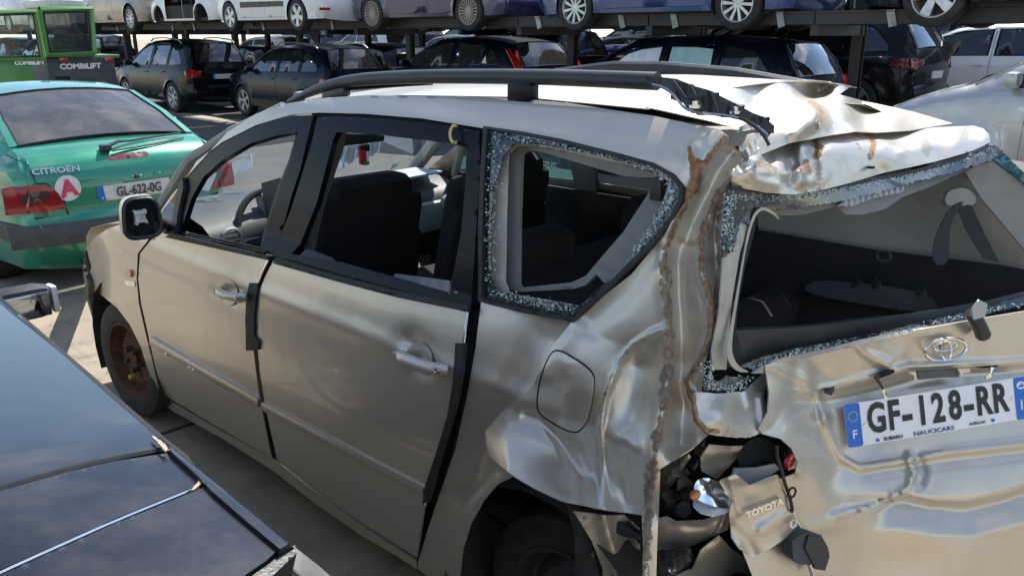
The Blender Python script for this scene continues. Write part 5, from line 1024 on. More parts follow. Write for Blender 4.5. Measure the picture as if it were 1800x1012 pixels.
# windscreen and its pillars
def loft(rows, name, m, **k):
    n = len(rows[0]); V = [p for r_ in rows for p in r_]; F_ = [(i * n + j, i * n + j + 1, (i + 1) * n + j + 1, (i + 1) * n + j) for i in range(len(rows) - 1) for j in range(n - 1)]
    return van_child(mk(name, V, F_, m, attr=np.zeros(len(V)) if m is HP else None, **k))
def wsrow(t, inset=0, n=9):
    xb, zb_, yb = 2.36, 1.12, .70; xt, zt, yt = 1.46, 1.60, .585; x = xb + (xt - xb) * t; z = zb_ + (zt - zb_) * t + .03 * math.sin(math.pi * t); y = yb + (yt - yb) * t - inset
    return [(x + .13 * (1 - (s_) ** 2), y * s_, z + .02 * (1 - s_ * s_)) for s_ in np.linspace(-1, 1, n)]
loft([wsrow(t, .01) for t in np.linspace(0, 1, 8)], 'windscreen', m_clear)
van_child(MB().tube([(2.30, .765, 1.13), (2.02, .742, 1.355), (1.75, .70, 1.475), (1.5, .62, 1.575)], .020, 8).build('pillar_lining', m_beige)); van_child(MB().tube([(2.50, -.74, 1.07), (2.2, -.675, 1.285), (1.85, -.63, 1.46), (1.48, -.60, 1.585)], .036, 8).build('pillar_lining', m_beige)); van_child(MB().tube([(2.15, -.76, 1.10), (2.05, -.73, 1.30)], .022, 8).build('quarter_pillar', m_beige))
van_child(MB().tube([r_ for r_ in wsrow(1.0)], .03, 6).build('header_rail', m_beige))
loft([[(x, .98 * s_ * float(Ysurf(x, .9)) , np.interp(x, [2.42, 2.8, 3.2, 3.42, 3.52], [1.055, .985, .89, .80, .62]) + .022 * (1 - s_ * s_) * (x < 3.5)) for s_ in np.linspace(-1, 1, 11)] for x in (2.40, 2.6, 2.8, 3.0, 3.2, 3.32, 3.42, 3.50)], 'bonnet', HP, thick=.003)
van_child(MB().box((3.42, 0, .50), (.10, 1.40, .22), bev=.03).box((3.36, 0, .62), (.2, 1.3, .1)).box((3.1, .62, .72), (.3, .1, .1)).build('front_crossmember', m_under))
vp('headlamp_hole', [(143, 455), (150, 440), (158, 470), (152, 500), (146, 490)], SIDE(.004), m_gloss, step=5, thick=.004)
van_child(MB().tube([(3.30, .74, .62), (3.42, .70, .50), (3.36, .72, .36)], [.03, .05, .03], 8).box((3.38, .66, .42), (.12, .14, .16), bev=.03).build('liner_remnant', m_black))
# underbody, arches, wheels
u = MB(); u.box((1.7, 0, .36), (3.1, 1.30, .10)); u.box((1.48, 0, .42), (1.9, 1.5, .24)); u.box((2.9, 0, .6), (.9, .95, .5)); u.box((.25, -.1, .5), (.6, .8, .25))
for cx in (2.855, .12):
    for sg in (1, -1):
        k = len(u.v); th = np.linspace(rad(205), rad(-25), 14)
        for t in th:
            for yy in (.50, .80): u.v.append((cx + (ra_ + .01) * math.cos(t), sg * yy, .315 + (ra_ + .01) * math.sin(t)))
        for i in range(13): u.f.append((k + 2 * i, k + 2 * i + 1, k + 2 * i + 3, k + 2 * i + 2))
        k2 = len(u.v); u.v += [(cx + ra_ * math.cos(t), sg * .50, .315 + ra_ * math.sin(t)) for t in th]; u.f.append(tuple(k2 + i for i in range(14)))
van_child(u.build('underbody', m_under, smooth=False))
for (x, y, st_, mm) in ((2.835, .70, 'steel', m_rust), (2.855, -.745, 'steel', m_rust), (.10, .62, 'steel', m_rimdark), (.12, -.745, 'steel', m_rimdark)):
    w_ = wheel(van, x - 1.4, y, .30, st_, .295, .19, mm, steer=rad(4) if x > 2 and y > 0 else 0)
van_child(MB().lathe([(.0, .02), (.014, .012), (.014, -.01)], (2.825, .785, .215), 'Y', 16).build('yellow_paint_mark', mat('yellow_mark', (.5, .36, .02), .6)))

# ---- cabin
def cab_box(nm, mm, *bx):
    q = MB()
    for b_ in bx: q.box(*b_[:2], **(b_[2] if len(b_) > 2 else {}))
    return van_child(q.build(nm, mm))
R15 = rad(-15)
def front_seat(y, rx=R15):
    s_ = cab_box('front_seat', m_seat, ((1.46, y, .90), (.17, .52, .46), dict(ry=rx, bev=.08)), ((1.40, y, 1.12), (.15, .47, .32), dict(ry=rx, bev=.072)), ((1.375, y, 1.21), (.13, .36, .24), dict(ry=rx, bev=.06)), ((1.62, y, .68), (.52, .50, .16), dict(bev=.06)))
    for yy in (-.18, .18): o = MB().box((1.50, y + yy, .98), (.14, .12, .54), ry=rx, bev=.055).build('seat_bolster', m_seat); o.parent = s_
    return s_
s1 = front_seat(.38); s2 = front_seat(-.36)
o = MB().box((1.40, -.36, 1.43), (.11, .27, .20), ry=rad(-10), bev=.05).tube([(1.41, -.42, 1.25), (1.41, -.42, 1.38)], .007).tube([(1.41, -.30, 1.25), (1.41, -.30, 1.38)], .007).build('head_restraint', m_seat); o.parent = s2
cab_box('rear_bench', m_seat, ((.62, 0, .90), (.18, 1.28, .46), dict(ry=R15, bev=.08)), ((.85, 0, .62), (.56, 1.28, .20), dict(bev=.08)), ((.60, .30, 1.16), (.12, .30, .14), dict(ry=R15, bev=.05)), ((.60, -.36, 1.18), (.12, .30, .15), dict(ry=R15, bev=.05)))
cab_box('third_row_seat', m_seat, ((.14, .0, .80), (.14, .9, .40), dict(ry=rad(-20), bev=.07)), ((.32, .0, .68), (.40, .9, .16), dict(bev=.06)))
cab_box('cabin_floor', m_dark, ((1.0, 0, .50), (2.9, 1.40, .05)), ((2.55, 0, .75), (.06, 1.40, .55)))

rows = []
for x, z in ((2.46, 1.115), (2.40, 1.125), (2.22, 1.115), (2.06, 1.085), (2.0, 1.05), (1.985, .98), (2.02, .86), (2.10, .72)): rows.append([(x + .05 * (1 - s_ * s_), .70 * s_, z - .012 * s_ * s_ + (.022 * math.exp(-((s_ - .55) / .25) ** 2) if .95 < z and x < 2.3 else 0)) for s_ in np.linspace(-1, 1, 17)])
dash = loft(rows, 'dashboard', m_dash)
o = MB().box((2.005, -.34, .945), (.05, .56, .15), bev=.03).box((2.01, 0, .93), (.06, .26, .24), bev=.02).build('dash_panel', m_silverplastic); o.parent = dash
for yy, zz in ((.62, 1.02), (-.56, 1.00)):
    v_ = MB().lathe([(.050, .0), (.047, -.02), (.040, -.022), (.038, 0)], (1.99, yy, zz), 'X', 20).build('air_vent', m_silverplastic); v_.parent = dash
    q = MB()
    for k in range(4): q.box((1.985, yy, zz - .027 + .018 * k), (.012, .085, .004))
    q = q.build('vent_slat', m_black); q.parent = v_
sw = MB(); c = Vector((2.02, .38, 1.01)); ax = Vector((-1, 0, .42)).normalized(); a1 = Vector((0, 1, 0)); a2 = ax.cross(a1)
sw.tube([c + (a1 * math.cos(t) + a2 * math.sin(t)) * .185 for t in np.linspace(0, 2 * math.pi, 33)], .015, 8, cap=False); sw.box(c + Vector((.03, 0, -.01)), (.05, .13, .12), ry=rad(-24), bev=.02)
for t in (.1, math.pi - .1, -math.pi / 2): sw.tube([c + Vector((.02, 0, 0)), c + (a1 * math.cos(t) + a2 * math.sin(t)) * .18], .012, 6)
van_child(sw.build('steering_wheel', m_black))
vp('sat_nav_screen', [(459, 322), (494, 312), (497, 330), (480, 392), (470, 388), (462, 350)], PLANE(1, .46), m_black, step=10, thick=.03)
vp('instrument_hood', [(448, 345), (460, 340), (470, 380), (470, 402), (458, 385)], PLANE(1, .42), mat('grey_binnacle', (.16, .17, .175), .5), step=10, thick=.06)
van_child(MB().box((1.93, .0, 1.392), (.035, .26, .078), bev=.02).tube([(1.94, 0, 1.42), (1.90, 0, 1.46)], .012).build('interior_mirror', m_black))
fl_ = van_child(MB().box((1.93, -.012, 1.30), (.02, .035, .075), bev=.006).build('hanging_pennant', mat('red_cloth', (.5, .02, .02), .7)))
o = MB().box((1.93, -.012, 1.338), (.024, .040, .02), bev=.004).box((1.93, -.034, 1.335), (.022, .02, .03)).build('pennant_black_band', m_ink); o.parent = fl_
o = MB().box((1.93, -.024, 1.268), (.024, .03, .018), bev=.004).build('pennant_green_band', mat('green_cloth', (.02, .3, .08), .7)); o.parent = fl_
o = MB().box((1.93, -.030, 1.292), (.024, .014, .022), bev=.003).build('pennant_white_band', m_white); o.parent = fl_
o = MB().tube([(1.89, 0, 1.44), (1.93, -.012, 1.345)], .0015, 4).build('pennant_cord', m_ink); o.parent = fl_
PAP = m_white
ZI = Q(316, 193, 3.193); DC = lambda k: DEPTH(lambda U: np.full(len(U), k) + .004 * np.sin(U[:, 0] / 4.))
def loose(nm, px, k, m, label, cat, **kw): return tag(patch(nm, px, DC(k), m, None, step=8, thick=.002, **kw), label, cat)
loose('paper', ZI((128, 508), (152, 488), (246, 494), (205, 516)), 3.62, PAP, 'small white sheet of paper lying flat on the dashboard of the wrecked people carrier', 'paper')
loose('document_wallet', ZI((290, 300), (400, 250), (412, 325), (305, 372)), 3.80, PAP, 'white card stuck upright inside the windscreen, right of the folded leaflet', 'card')
loose('leaflet', ZI((92, 442), (160, 345), (208, 356), (162, 458)), 3.66, PAP, 'folded white leaflet leaning in the near corner of the windscreen', 'leaflet')
tag(MB().box((2.16, -.36, 1.142), (.20, .50, .012), rz=rad(6), bev=.004).build('brochure', mat('pale_blue_paper', (.50, .56, .66), .35, var=.2, vscale=14)), 'pale blue brochure lying on the passenger side of the dashboard', 'brochure')
tag(patch('plastic_sheet', jag(ZI((862, 150), (1000, 120), (1100, 130), (1150, 210), (1080, 262), (1000, 270), (905, 335), (870, 260)), 6, 1.5, 3), DEPTH(lambda U: 4.0 - .02 * np.sin(U[:, 0] / 3.1 + U[:, 1] / 14.)), mat('silver_foil', (.55, .58, .60), .25, metal=.5, bump=.6, bscale=40), None, step=4, thick=.001), 'crumpled silvery plastic sheet hanging behind the windscreen of the wreck', 'plastic sheet')
vp('inspection_sticker', [(690, 288), (704, 280), (699, 292), (686, 299)], PLANE(0, 2.36), mat('pale_green_print', (.5, .62, .5), .5), step=8, thick=.001)
# right rear lining seen through the rear opening
IL = PLANE(1, -.62)
vp('rear_lining', ZH((180, 420), (700, 340), (1000, 250), (1235, 290), (1235, 700), (1050, 640), (600, 585), (190, 515)), DEPTH(lambda U: np.interp(U[:, 0], [1330, 1600, 1800, 1950], [2.95, 2.72, 2.52, 2.4]) + .00002 * (U[:, 1] - 400) ** 2 * .3), m_beige, step=16, thick=.01)
vp('rear_side_carpet', ZH((120, 505), (190, 515), (600, 583), (1050, 638), (1235, 672), (1235, 900), (60, 1000)), DEPTH(lambda U: np.interp(U[:, 0], [1300, 1600, 1800, 1950], [2.90, 2.66, 2.46, 2.34])), m_seat, step=20, thick=.01)
CP = DEPTH(lambda U: np.interp(U[:, 0], [1300, 1600, 1800, 1950], [2.84, 2.60, 2.41, 2.3]))
vp('armrest', rnd(ZH((360, 700), (450, 690), (800, 735), (830, 800), (780, 812), (350, 745))), CP, m_black, step=12, thick=.04); vp('pull_handle', rnd(ZH((602, 585), (660, 585), (668, 625), (612, 630))), CP, m_black, step=8, thick=.014, holes=[ZH((615, 592), (650, 592), (655, 618), (620, 620))])
vp('pillar_cover', ZH((925, 310), (1000, 262), (1040, 262), (1235, 455), (1235, 690), (1130, 580), (980, 400)), DEPTH(lambda U: np.interp(U[:, 0], [1700, 1800, 1950], [2.50, 2.44, 2.36])), m_beige, step=12, thick=.02)
vp('belt_guide', rnd(ZH((850, 400), (870, 372), (920, 362), (960, 385), (965, 420), (930, 432), (900, 425), (860, 430))), DEPTH(lambda U: np.full(len(U), 2.50)), m_beige, step=6, thick=.03)
vp('seat_belt', ZH((895, 432), (945, 422), (985, 510), (1045, 630), (990, 615), (930, 520)), DEPTH(lambda U: np.full(len(U), 2.50)), m_rubber, step=8, thick=.003)
vp('seat_belt', rnd(ZH((872, 430), (925, 408), (900, 440), (870, 500), (868, 560), (865, 635), (808, 640), (810, 560), (835, 500)), it=1), DEPTH(lambda U: 2.44 + .02 * np.sin(U[:, 1] / 30.)), mat('belt_webbing', (.03, .03, .032), .7), step=6, thick=.003)
cab_box('load_floor', m_seat, ((-.05, -.15, .78), (.5, 1.1, .04)))
vp('right_sill_lining', [(-.3, .55), (2.4, .55), (2.35, 1.12), (-.3, 1.14)], RS(-.05), m_black, step=.3, toward=(1, 50, 1), thick=.02)
vp('centre_pillar_lining', [(1.20, 1.1), (1.32, 1.1), (1.36, 1.56), (1.18, 1.57)], RS(-.045), m_trim, step=.2, toward=(1, 50, 1), thick=.02)
vp('rear_pillar_lining', [(.20, 1.1), (.40, 1.1), (.44, 1.58), (.20, 1.58)], RS(-.045), m_trim, step=.2, toward=(1, 50, 1), thick=.02)
# ------------------------------------------------------------ green liftback in front of the wreck
TYPES['liftback']['seg'][4] = ('rear_window', [(1.16, 1.35), (.74, 1.21), (.36, 1.05)])
TYPES['liftback']['seg'][5] = ('tailgate', [(.36, 1.05), (.24, 1.025), (.12, 1.0), (.06, .965), (.04, .86), (.03, .74), (.05, .60)])
p_green = paint('green_paint', (.010, .235, .145), metal=.4, rough=.3, dirt=.16)
GX, GY = 5.12, -.226
xs_car, ysd, tpt, SFn = car('green_liftback', 'liftback', (GX, GY, 0), p_green, 'metallic green liftback with a pink letter A sticker on its tail', wheels='seven', glass=glassmat('hatch_glass', (.50, .58, .60), 1.2, dust=.20), step=.07)
def pyz(u, v, x=GX + .08): P = PT(u, v, PLANE(0, x)); return (P[1] - GY, P[2])
def onTail(name, px, m, off=.006, thick=.006, step=.03, par=None, x=GX + .03, holes=()):
    pl = [pyz(u, v, x) for u, v in px]
    return patch(name, pl, lambda P: tpt(P) + np.array([-off, 0, 0]), m, par or xs_car, [[pyz(u, v, x) for u, v in h] for h in holes], step, thick=thick, toward=(-50, 0, .8))
for sg in (1, -1):
    lp = [(sg * y, z) for y, z in ((.84, .825), (.78, .832), (.60, .826), (.535, .805), (.47, .645), (.62, .632), (.84, .64))]
    lo = patch('tail_lamp', lp, lambda P: tpt(P) + np.array([-.008, 0, 0]), mat('faded_red_lens', (.26, .008, .012), .22, coat=1, var=.15, vscale=14), xs_car, (), .03, thick=.02, toward=(-50, 0, .8))
    ip = [(sg * y, z) for y, z in ((.72, .775), (.58, .785), (.555, .76), (.575, .715), (.73, .70), (.75, .735))]
    patch('reversing_lens', rnd(ip, it=1), lambda P: tpt(P) + np.array([-.012, 0, 0]), mat('smoked_lens', (.06, .03, .035), .2, coat=1), lo, (), .03, thick=.002, toward=(-50, 0, .8))
    patch('lamp_wrap', [(.02, .64), (.26, .66), (.24, .80), (.03, .826)], lambda P, sg=sg: SFn(sg)(P) + np.array([0, sg * .006, 0]), MATS['faded_red_lens'], lo, (), .04, thick=.01, toward=(0, sg * 50, .8))
m_gb = mat('grey_bumper', (.045, .045, .048), .6, dirt=(.2, .19, .17), damt=.4)
patch('bumper_strip', [(-.85, .40), (.85, .40), (.85, .555), (-.85, .555)], lambda P: tpt(P) + np.array([-.022, 0, 0]) + np.c_[.05 * np.clip(np.abs(P[:, 0]) - .75, 0, 1), 0 * P[:, 0], 0 * P[:, 0]], m_gb, xs_car, (), .05, thick=.03, toward=(-50, 0, .8))
for sg in (1, -1): patch('bumper_strip', [(.0, .40), (.50, .42), (.50, .54), (.0, .555)], lambda P, sg=sg: SFn(sg)(P) + np.array([0, sg * .016, 0]), m_gb, xs_car, (), .06, thick=.02, toward=(0, sg * 50, .8))
onTail('third_brake_light', rnd([(189, 281), (191, 274), (255, 266), (263, 268), (262, 275), (195, 282)], it=1), mat('dark_red_lens', (.12, .02, .02), .2, coat=1), .006, .008, .02)
gp = onTail('number_plate', [(165, 327), (172, 353), (299, 335), (292, 310)], mat('plate_old', (.62, .62, .60), .5, dirt=(.4, .37, .32), damt=.4, dscale=14), .012, .004, .05, x=GX + .02)
onTail('blue_band', [(165, 327), (172, 353), (183, 351.5), (176, 325.5)], m_blueprint, .0135, .001, .03, x=GX + .02, par=gp)
def ttext(s, size, u, v, m, off, xs=1., par=None, rot=0, offset=0, ex=.0008, x=GX + .03):
    y, z = pyz(u, v, x); c = tpt(np.array([[y, z]]))[0]; c2 = tpt(np.array([[y - .06, z]]))[0]; c3 = tpt(np.array([[y, z + .03]]))[0]
    R_ = frame4(c + np.array([-off, 0, 0]), c2 - c, c3 - c) @ Matrix.Rotation(rot, 4, 'Z')
    o = text(s, size, R_, m, 'lettering', None, extrude=ex, xs=xs, offset=offset); o.parent = par or xs_car; return o
ttext('GL-622-0G', .098, 239, 331, m_ink, .024, xs=.74, par=gp, offset=.0016, x=GX + .02)
ttext('F', .026, 176, 347, m_white, .024, par=gp, x=GX + .02)
ttext('CITRO\u00cbN', .062, 99, 300, m_chrome, .004, xs=1.15, ex=.003, offset=.0012)
sc_ = [(117 + 22.5 * math.cos(t), 330 + 22.5 * math.sin(t)) for t in np.linspace(0, 6.2832, 29)[:-1]]
stk = onTail('round_sticker', sc_, mat('sticker_white', (.66, .64, .62), .5), .004, .001, .03)
ttext('A', .155, 118, 331, mat('pink_print', (.55, .04, .10), .5), .0062, xs=1.0, par=stk, rot=rad(4), offset=.007, x=GX + .03)
hg = rnd([(137, 322), (148, 317), (300, 297), (300, 303), (150, 324), (140, 328)], it=1); onTail('grip_ledge', hg, p_green, .016, .02, .03); onTail('lock', [(230, 305), (238, 304), (238, 311), (230, 312)], m_black, .02, .004, .02)
def line(pts, r_, m, off=.002, name='panel_gap', x=GX + .06): return MB().tube([tpt(np.array([pyz(u, v, x)]))[0] + np.array([-off, 0, 0]) for u, v in resample(pts, 6, False)], r_, 5).build(name, m, xs_car)
line([(25, 277), (46, 288), (54, 300), (60, 320), (64, 323)], .0035, m_dark); line([(108, 345), (118, 378), (123, 383), (300, 352)], .0035, m_dark, x=GX + .04)
line([(66, 323), (80, 322), (100, 340), (120, 378)], .004, m_dark, x=GX + .04)
w0, w1 = pyz(164, 262, GX + .3), pyz(292, 237, GX + .42); 
wp_ = MB(); TP = lambda u, v, k: tpt(np.array([pyz(u, v, GX + k)]))[0] + np.array([-.02, 0, .03]); a, b, c = TP(167, 262, .30), TP(208, 249, .42), TP(295, 236, .50); wp_.box(a, (.07, .07, .04), bev=.01); wp_.tube([a, (a + b) / 2 + [0, 0, .02], b, c], [.014, .012, .010, .007], 6); wp_.tube([TP(176, 264, .30) - [0, 0, .012], TP(240, 251, .42) - [0, 0, .012], TP(293, 240, .50) - [0, 0, .012]], .008, 5); wp_.build('rear_wiper', m_black, xs_car)
MB().tube([(.10, .30, .27), (-.04, .30, .25)], .024, 10, cap=False).build('exhaust', m_black, xs_car)
# parcel-shelf things seen through the hatch
MB().box((.75, 0, .94), (.6, 1.2, .03)).build('parcel_shelf', m_black, xs_car)

# ------------------------------------------------------------ dark car under the camera
TYPES['dark'] = dict(L=4.1, W=1.74, ax=(.72, 3.2), R=.31, belt=((0.2, .98), (3.8, .90)), tum=.58,
   seg=[('front_bumper', [(3.98, .22), (4.08, .35), (4.10, .50), (4.02, .64)]), ('bonnet', [(4.02, .64), (3.9, .77), (3.55, .88), (3.12, .95)]), ('windscreen', [(3.12, .95), (2.7, 1.18), (2.35, 1.31)]),
        ('roof', [(2.35, 1.31), (1.9, 1.325), (1.4, 1.325), (.95, 1.30), (.74, 1.27)]), ('rear_window', [(.74, 1.27), (.52, 1.12), (.34, .98)]), ('tailgate', [(.34, .98), (.16, .88), (.10, .72), (.10, .55)]), ('rear_bumper', [(.10, .55), (.04, .48), (.05, .35), (.12, .25)])],
   dlo=[(2.95, .94), (2.55, 1.17), (2.2, 1.24), (1.7, 1.25), (1.2, 1.23), (.85, 1.15), (.70, 1.03)], pil=(2.66, 1.75, 1.02))
p_dk = mat('dark_blue_grey_paint', (.006, .008, .013), .28, metal=.3, coat=.7, spec=.3, dirt=(.22, .21, .19), dscale=14, damt=.10)
DX, DY = -1.2, 2.42
dk, dky, dkt, dkS = car('dark_hatchback', 'dark', (DX, DY, 0), p_dk, 'dark blue-grey hatchback seen from above its roof, beside the wreck', wheels='twin', glass=m_glassd, mirrors=False, step=.08, handles=True)
def zroof(x, y): return 1.425 - .075 * ((2.52 - y) / .72) ** 2 - .055 * np.clip((-.15 - x) / .4, 0, 2) ** 1.6 - .03 * np.clip(x - .5, 0, 5) ** 1.5 * .4
def ROOFD(off=0., extra=None):
    def f(UV):
        UV = np.asarray(UV, float); d = rays(UV); n = len(UV); lo = np.full(n, .25); hi = np.full(n, 9.0)
        for _ in range(40):
            mid = (lo + hi) / 2; P = CAM + d * mid[:, None]; v = P[:, 2] - zroof(P[:, 0], P[:, 1]) - off > 0; lo = np.where(v, mid, lo); hi = np.where(v, hi, mid)
        P = CAM + d * lo[:, None]
        if extra is not None: P[:, 2] += extra(UV)
        return P
    return f
def dp(name, pl, fn, m, **k):
    o = patch(name, pl, fn, m, None, **k); o.parent = dk; o.location = (-DX, -DY, 0); return o
r1 = [(-900, 120), (-400, 330), (-100, 466), (0, 534), (100, 614), (200, 702), (288, 778), (291, 783), (284, 786), (200, 801), (120, 819), (0, 853), (-300, 945), (-900, 1090)]
dp('roof_panel', r1, ROOFD(0), p_dk, step=26, thick=.006)
side_ = [(-500, 180), (-100, 440), (0, 515), (130, 628), (260, 738), (400, 850), (518, 948), (492, 964), (432, 914), (372, 862), (350, 838), (300, 792), (294, 776), (200, 692), (100, 604), (0, 524), (-100, 458), (-500, 210)]
dp('roof_side_rail', side_, ROOFD(.004, lambda U: -.012 * np.clip(1 - segdist(U, [(-100, 440), (0, 515), (130, 628), (260, 738), (400, 850), (518, 948)])[0] / 10, 0, 1) ), p_dk, step=5, thick=.012)
s1 = [(-300, 956), (0, 862), (120, 828), (200, 810), (299, 795), (343, 834), (350, 845), (343, 854), (200, 912), (100, 957), (0, 1001), (-300, 1140)]
dp('spoiler_top', s1, ROOFD(-.002), p_dk, step=7, thick=.02)
s2 = [(-300, 1152), (0, 1010), (100, 965), (200, 920), (348, 860), (358, 856), (430, 918), (488, 966), (468, 984), (430, 1010), (410, 1120), (200, 1500), (-300, 1500)]
dp('spoiler_lip', s2, ROOFD(-.001), p_dk, step=9, thick=.02)
dp('roof_void', [(-300, 930), (0, 840), (200, 790), (292, 770), (330, 800), (365, 850), (350, 875), (200, 935), (0, 1030), (-300, 1170)], ROOFD(-.03), m_dark, step=40, thick=.01)
dp('roof_void', [(-100, 450), (0, 520), (292, 770), (300, 800), (280, 800), (0, 548), (-100, 480)], ROOFD(-.018), m_dark, step=30, thick=.01)
def dtube(px, off, r_, m, nm, parent=None): o = MB().tube(ROOFD(off)(resample(rnd(px, closed=False, it=1), 10, False)), r_, 6).build(nm, m); o.parent = dk; o.location = (-DX, -DY, 0); return o
dtube([(-300, 951), (0, 858), (120, 824), (200, 806), (285, 790)], -.004, .0042, m_rubber, 'roof_seal'); dtube([(-300, 1146), (0, 1006), (100, 961), (200, 916), (345, 857)], -.003, .0014, m_chrome, 'spoiler_seal')
m_dust = mat('settled_dust', (.34, .28, .20), .95, bump=.6, bscale=120)
dp('settled_dust', jag([(350, 840), (354, 849), (344, 858), (336, 862), (341, 855), (347, 848)], 3, 1.0, 2), ROOFD(.0005), m_dust, step=4, thick=.002); dp('settled_dust', jag([(266, 762), (290, 780), (298, 790), (291, 792), (285, 784), (270, 770)], 3, 1.2, 5), ROOFD(.006), m_dust, step=4, thick=.002)
lip = [(518, 948), (521, 962), (480, 1000), (440, 1034), (426, 1012), (468, 984), (492, 964)]
dp('spoiler_edge', lip, lambda U: np.c_[ROOFD(0)(U)[:, :2], ROOFD(0)(U)[:, 2] - .0] * 1.0 + np.array([.0, 0, -.006]), m_black, step=8, thick=.05)
SH = PLANE(2, .93)
dp('rear_shoulder', [(520, 962), (560, 974), (620, 998), (700, 1045), (720, 1120), (400, 1120), (425, 1030), (470, 995), (505, 962)], lambda U: PLANE(2, .95)(U) + np.c_[0 * U[:, 0], 0 * U[:, 0], -.0006 * np.clip(U[:, 0] - 520, 0, 300)], mat('dusty_dark_panel', (.05, .052, .055), .5, dirt=(.2, .19, .17), damt=.6, dscale=6), step=14, thick=.02)
dmv = PT(38, 533, PLANE(1, 1.47)); q = MB().box((dmv[0], dmv[1], dmv[2]), (.10, .17, .115), bev=.045); q = q.build('wing_mirror', m_black); q.parent = dk; q.location = (-DX, -DY, 0)
g = MB().box((dmv[0] - .058, dmv[1] - .002, dmv[2] + .0), (.008, .13, .078), bev=.02).build('mirror_glass', mat('mirror_silver', (.35, .37, .40), .05, metal=1)); g.parent = q
g = MB().box((dmv[0] + .01, dmv[1] - .095, dmv[2] - .005), (.06, .02, .09), bev=.009).build('mirror_repeater', m_redw); g.parent = q

# ------------------------------------------------------------ rows of wrecks behind
def tailstuff(root, tp_, SF_, kind, lamp=None, plate=None, m=None):
    if lamp:
        for sg in (1, -1):
            tail_lamp(root, tp_, SF_, sg, [(sg * y, z) for y, z in lamp[0]], lamp[1], m)
    if plate:
        y0, z0 = plate
        o = patch('number_plate', [(y0 - .26, z0), (y0 + .26, z0), (y0 + .26, z0 + .11), (y0 - .26, z0 + .11)], lambda P: tp_(P) + np.array([-.012, 0, 0]), mat('plate_old', (.62, .62, .60), .5), root, (), .08, thick=.006, toward=(-50, 0, .8))
        patch('blue_band', [(y0 + .22, z0), (y0 + .26, z0), (y0 + .26, z0 + .11), (y0 + .22, z0 + .11)], lambda P: tp_(P) + np.array([-.014, 0, 0]), m_blueprint, o, (), .08, thick=.001, toward=(-50, 0, .8))
G_LOW = 'wrecked cars parked nose to tail on the ground behind'; G_UP = 'wrecked cars stored on the upper rack'
p_black = paint('black_paint', (.003, .003, .004), rough=.25, dirt=.006, coat=.3, spec=.15); p_navy = paint('navy_paint', (.004, .007, .016), rough=.28, dirt=.008, coat=.35, spec=.15); p_nb = paint('dark_navy_paint', (.004, .005, .013), rough=.35, dirt=.01, coat=.3, spec=.15)
p_white = paint('white_paint', (.72, .72, .70), rough=.35, dirt=.22); p_silver = paint('silver_paint', (.42, .43, .42), metal=.6, rough=.33, dirt=.3); p_taupe = paint('taupe_paint', (.20, .17, .15), metal=.5, rough=.35, dirt=.4)
p_purple = paint('violet_blue_paint', (.03, .028, .10), metal=.4, rough=.3, dirt=.15); p_blue = paint('blue_paint', (.012, .05, .20), metal=.3, rough=.3, dirt=.15)
def row(name, kind, x, y, z, pm, label, group=G_LOW, **k): return car(name, kind, (x, y, z), pm, label, 'car', group, **k)
SL = [[(.88, 1.0), (.70, 1.02), (.52, .98), (.55, .90), (.72, .86), (.88, .84)], [(.02, .84), (.24, .90), (.26, .98), (.04, 1.01)]]
c_, _, tp_, SF_ = row('black_suv', 'suv', 18.0, -7.65, 0, p_black, 'black off-roader with silver roof rails and clear red lamps, beside the green forklift truck', wheels='seven', rails=mat('satin_rail', (.5, .5, .5), .35, metal=.8)); tailstuff(c_, tp_, SF_, 'suv', SL, (0, .80))
c_, _, tp_, SF_ = row('navy_crossover', 'suv', 13.4, -8.3, .02, p_navy, 'dark navy crossover with a silver roof rail, second from the forklift', wheels='twin', rails=mat('satin_rail', (.5, .5, .5), .35, metal=.8), scale=.94, flares=True); tailstuff(c_, tp_, SF_, 'suv', [[(.90, .98), (.60, .98), (.55, .90), (.88, .86)], [(.02, .86), (.32, .90), (.30, .98), (.04, .99)]], (0, .62))
VL = [[(.80, 1.30), (.72, 1.30), (.68, 1.0), (.70, .82), (.84, .82), (.84, 1.0)], [(.10, .84), (.20, .84), (.22, 1.02), (.36, 1.28), (.28, 1.28), (.10, 1.0)]]
c_, _, tp_, SF_ = row('black_hatchback', 'hatch', 8.4, -8.75, .26, p_nb, 'black hatchback with a white triangle in its rear side window and tall red lamps', wheels='many', glass=m_glass, scale=1.02); tailstuff(c_, tp_, SF_, 'hatch', VL)
patch('window_triangle', [(.86, 1.06), (.98, 1.06), (.93, 1.19)], lambda P, SF_=SF_: SF_(1)(P) + np.array([0, .004, 0]), m_white, c_, (), .05, thick=.001, toward=(0, 50, 1))
c_, _, tp_, SF_ = row('navy_estate', 'wagon', 3.55, -8.45, .30, p_nb, 'dark navy estate with pale sunshades in its side windows', wheels='ten', open_windows=(0, 1), scale=1.0); tailstuff(c_, tp_, SF_, 'wagon', [[(.86, 1.0), (.66, 1.0), (.62, .80), (.84, .78)], [(.03, .80), (.16, .82), (.14, 1.0), (.08, 1.0)]], (0, .62))
m_shade1 = mat('silver_sunshade', (.75, .78, .84), .5, bump=.5, bscale=18, var=.15, vscale=8); m_shade2 = mat('aqua_sunshade', (.40, .62, .63), .55, bump=.5, bscale=18, var=.15, vscale=8)
patch('sunshade', [(2.02, 1.0), (2.98, .99), (2.62, 1.25), (2.40, 1.31), (2.05, 1.35)], lambda P, SF_=SF_: SF_(1)(P) - np.array([0, .02, 0]), m_shade1, c_, (), .08, thick=.002, toward=(0, 50, 1))
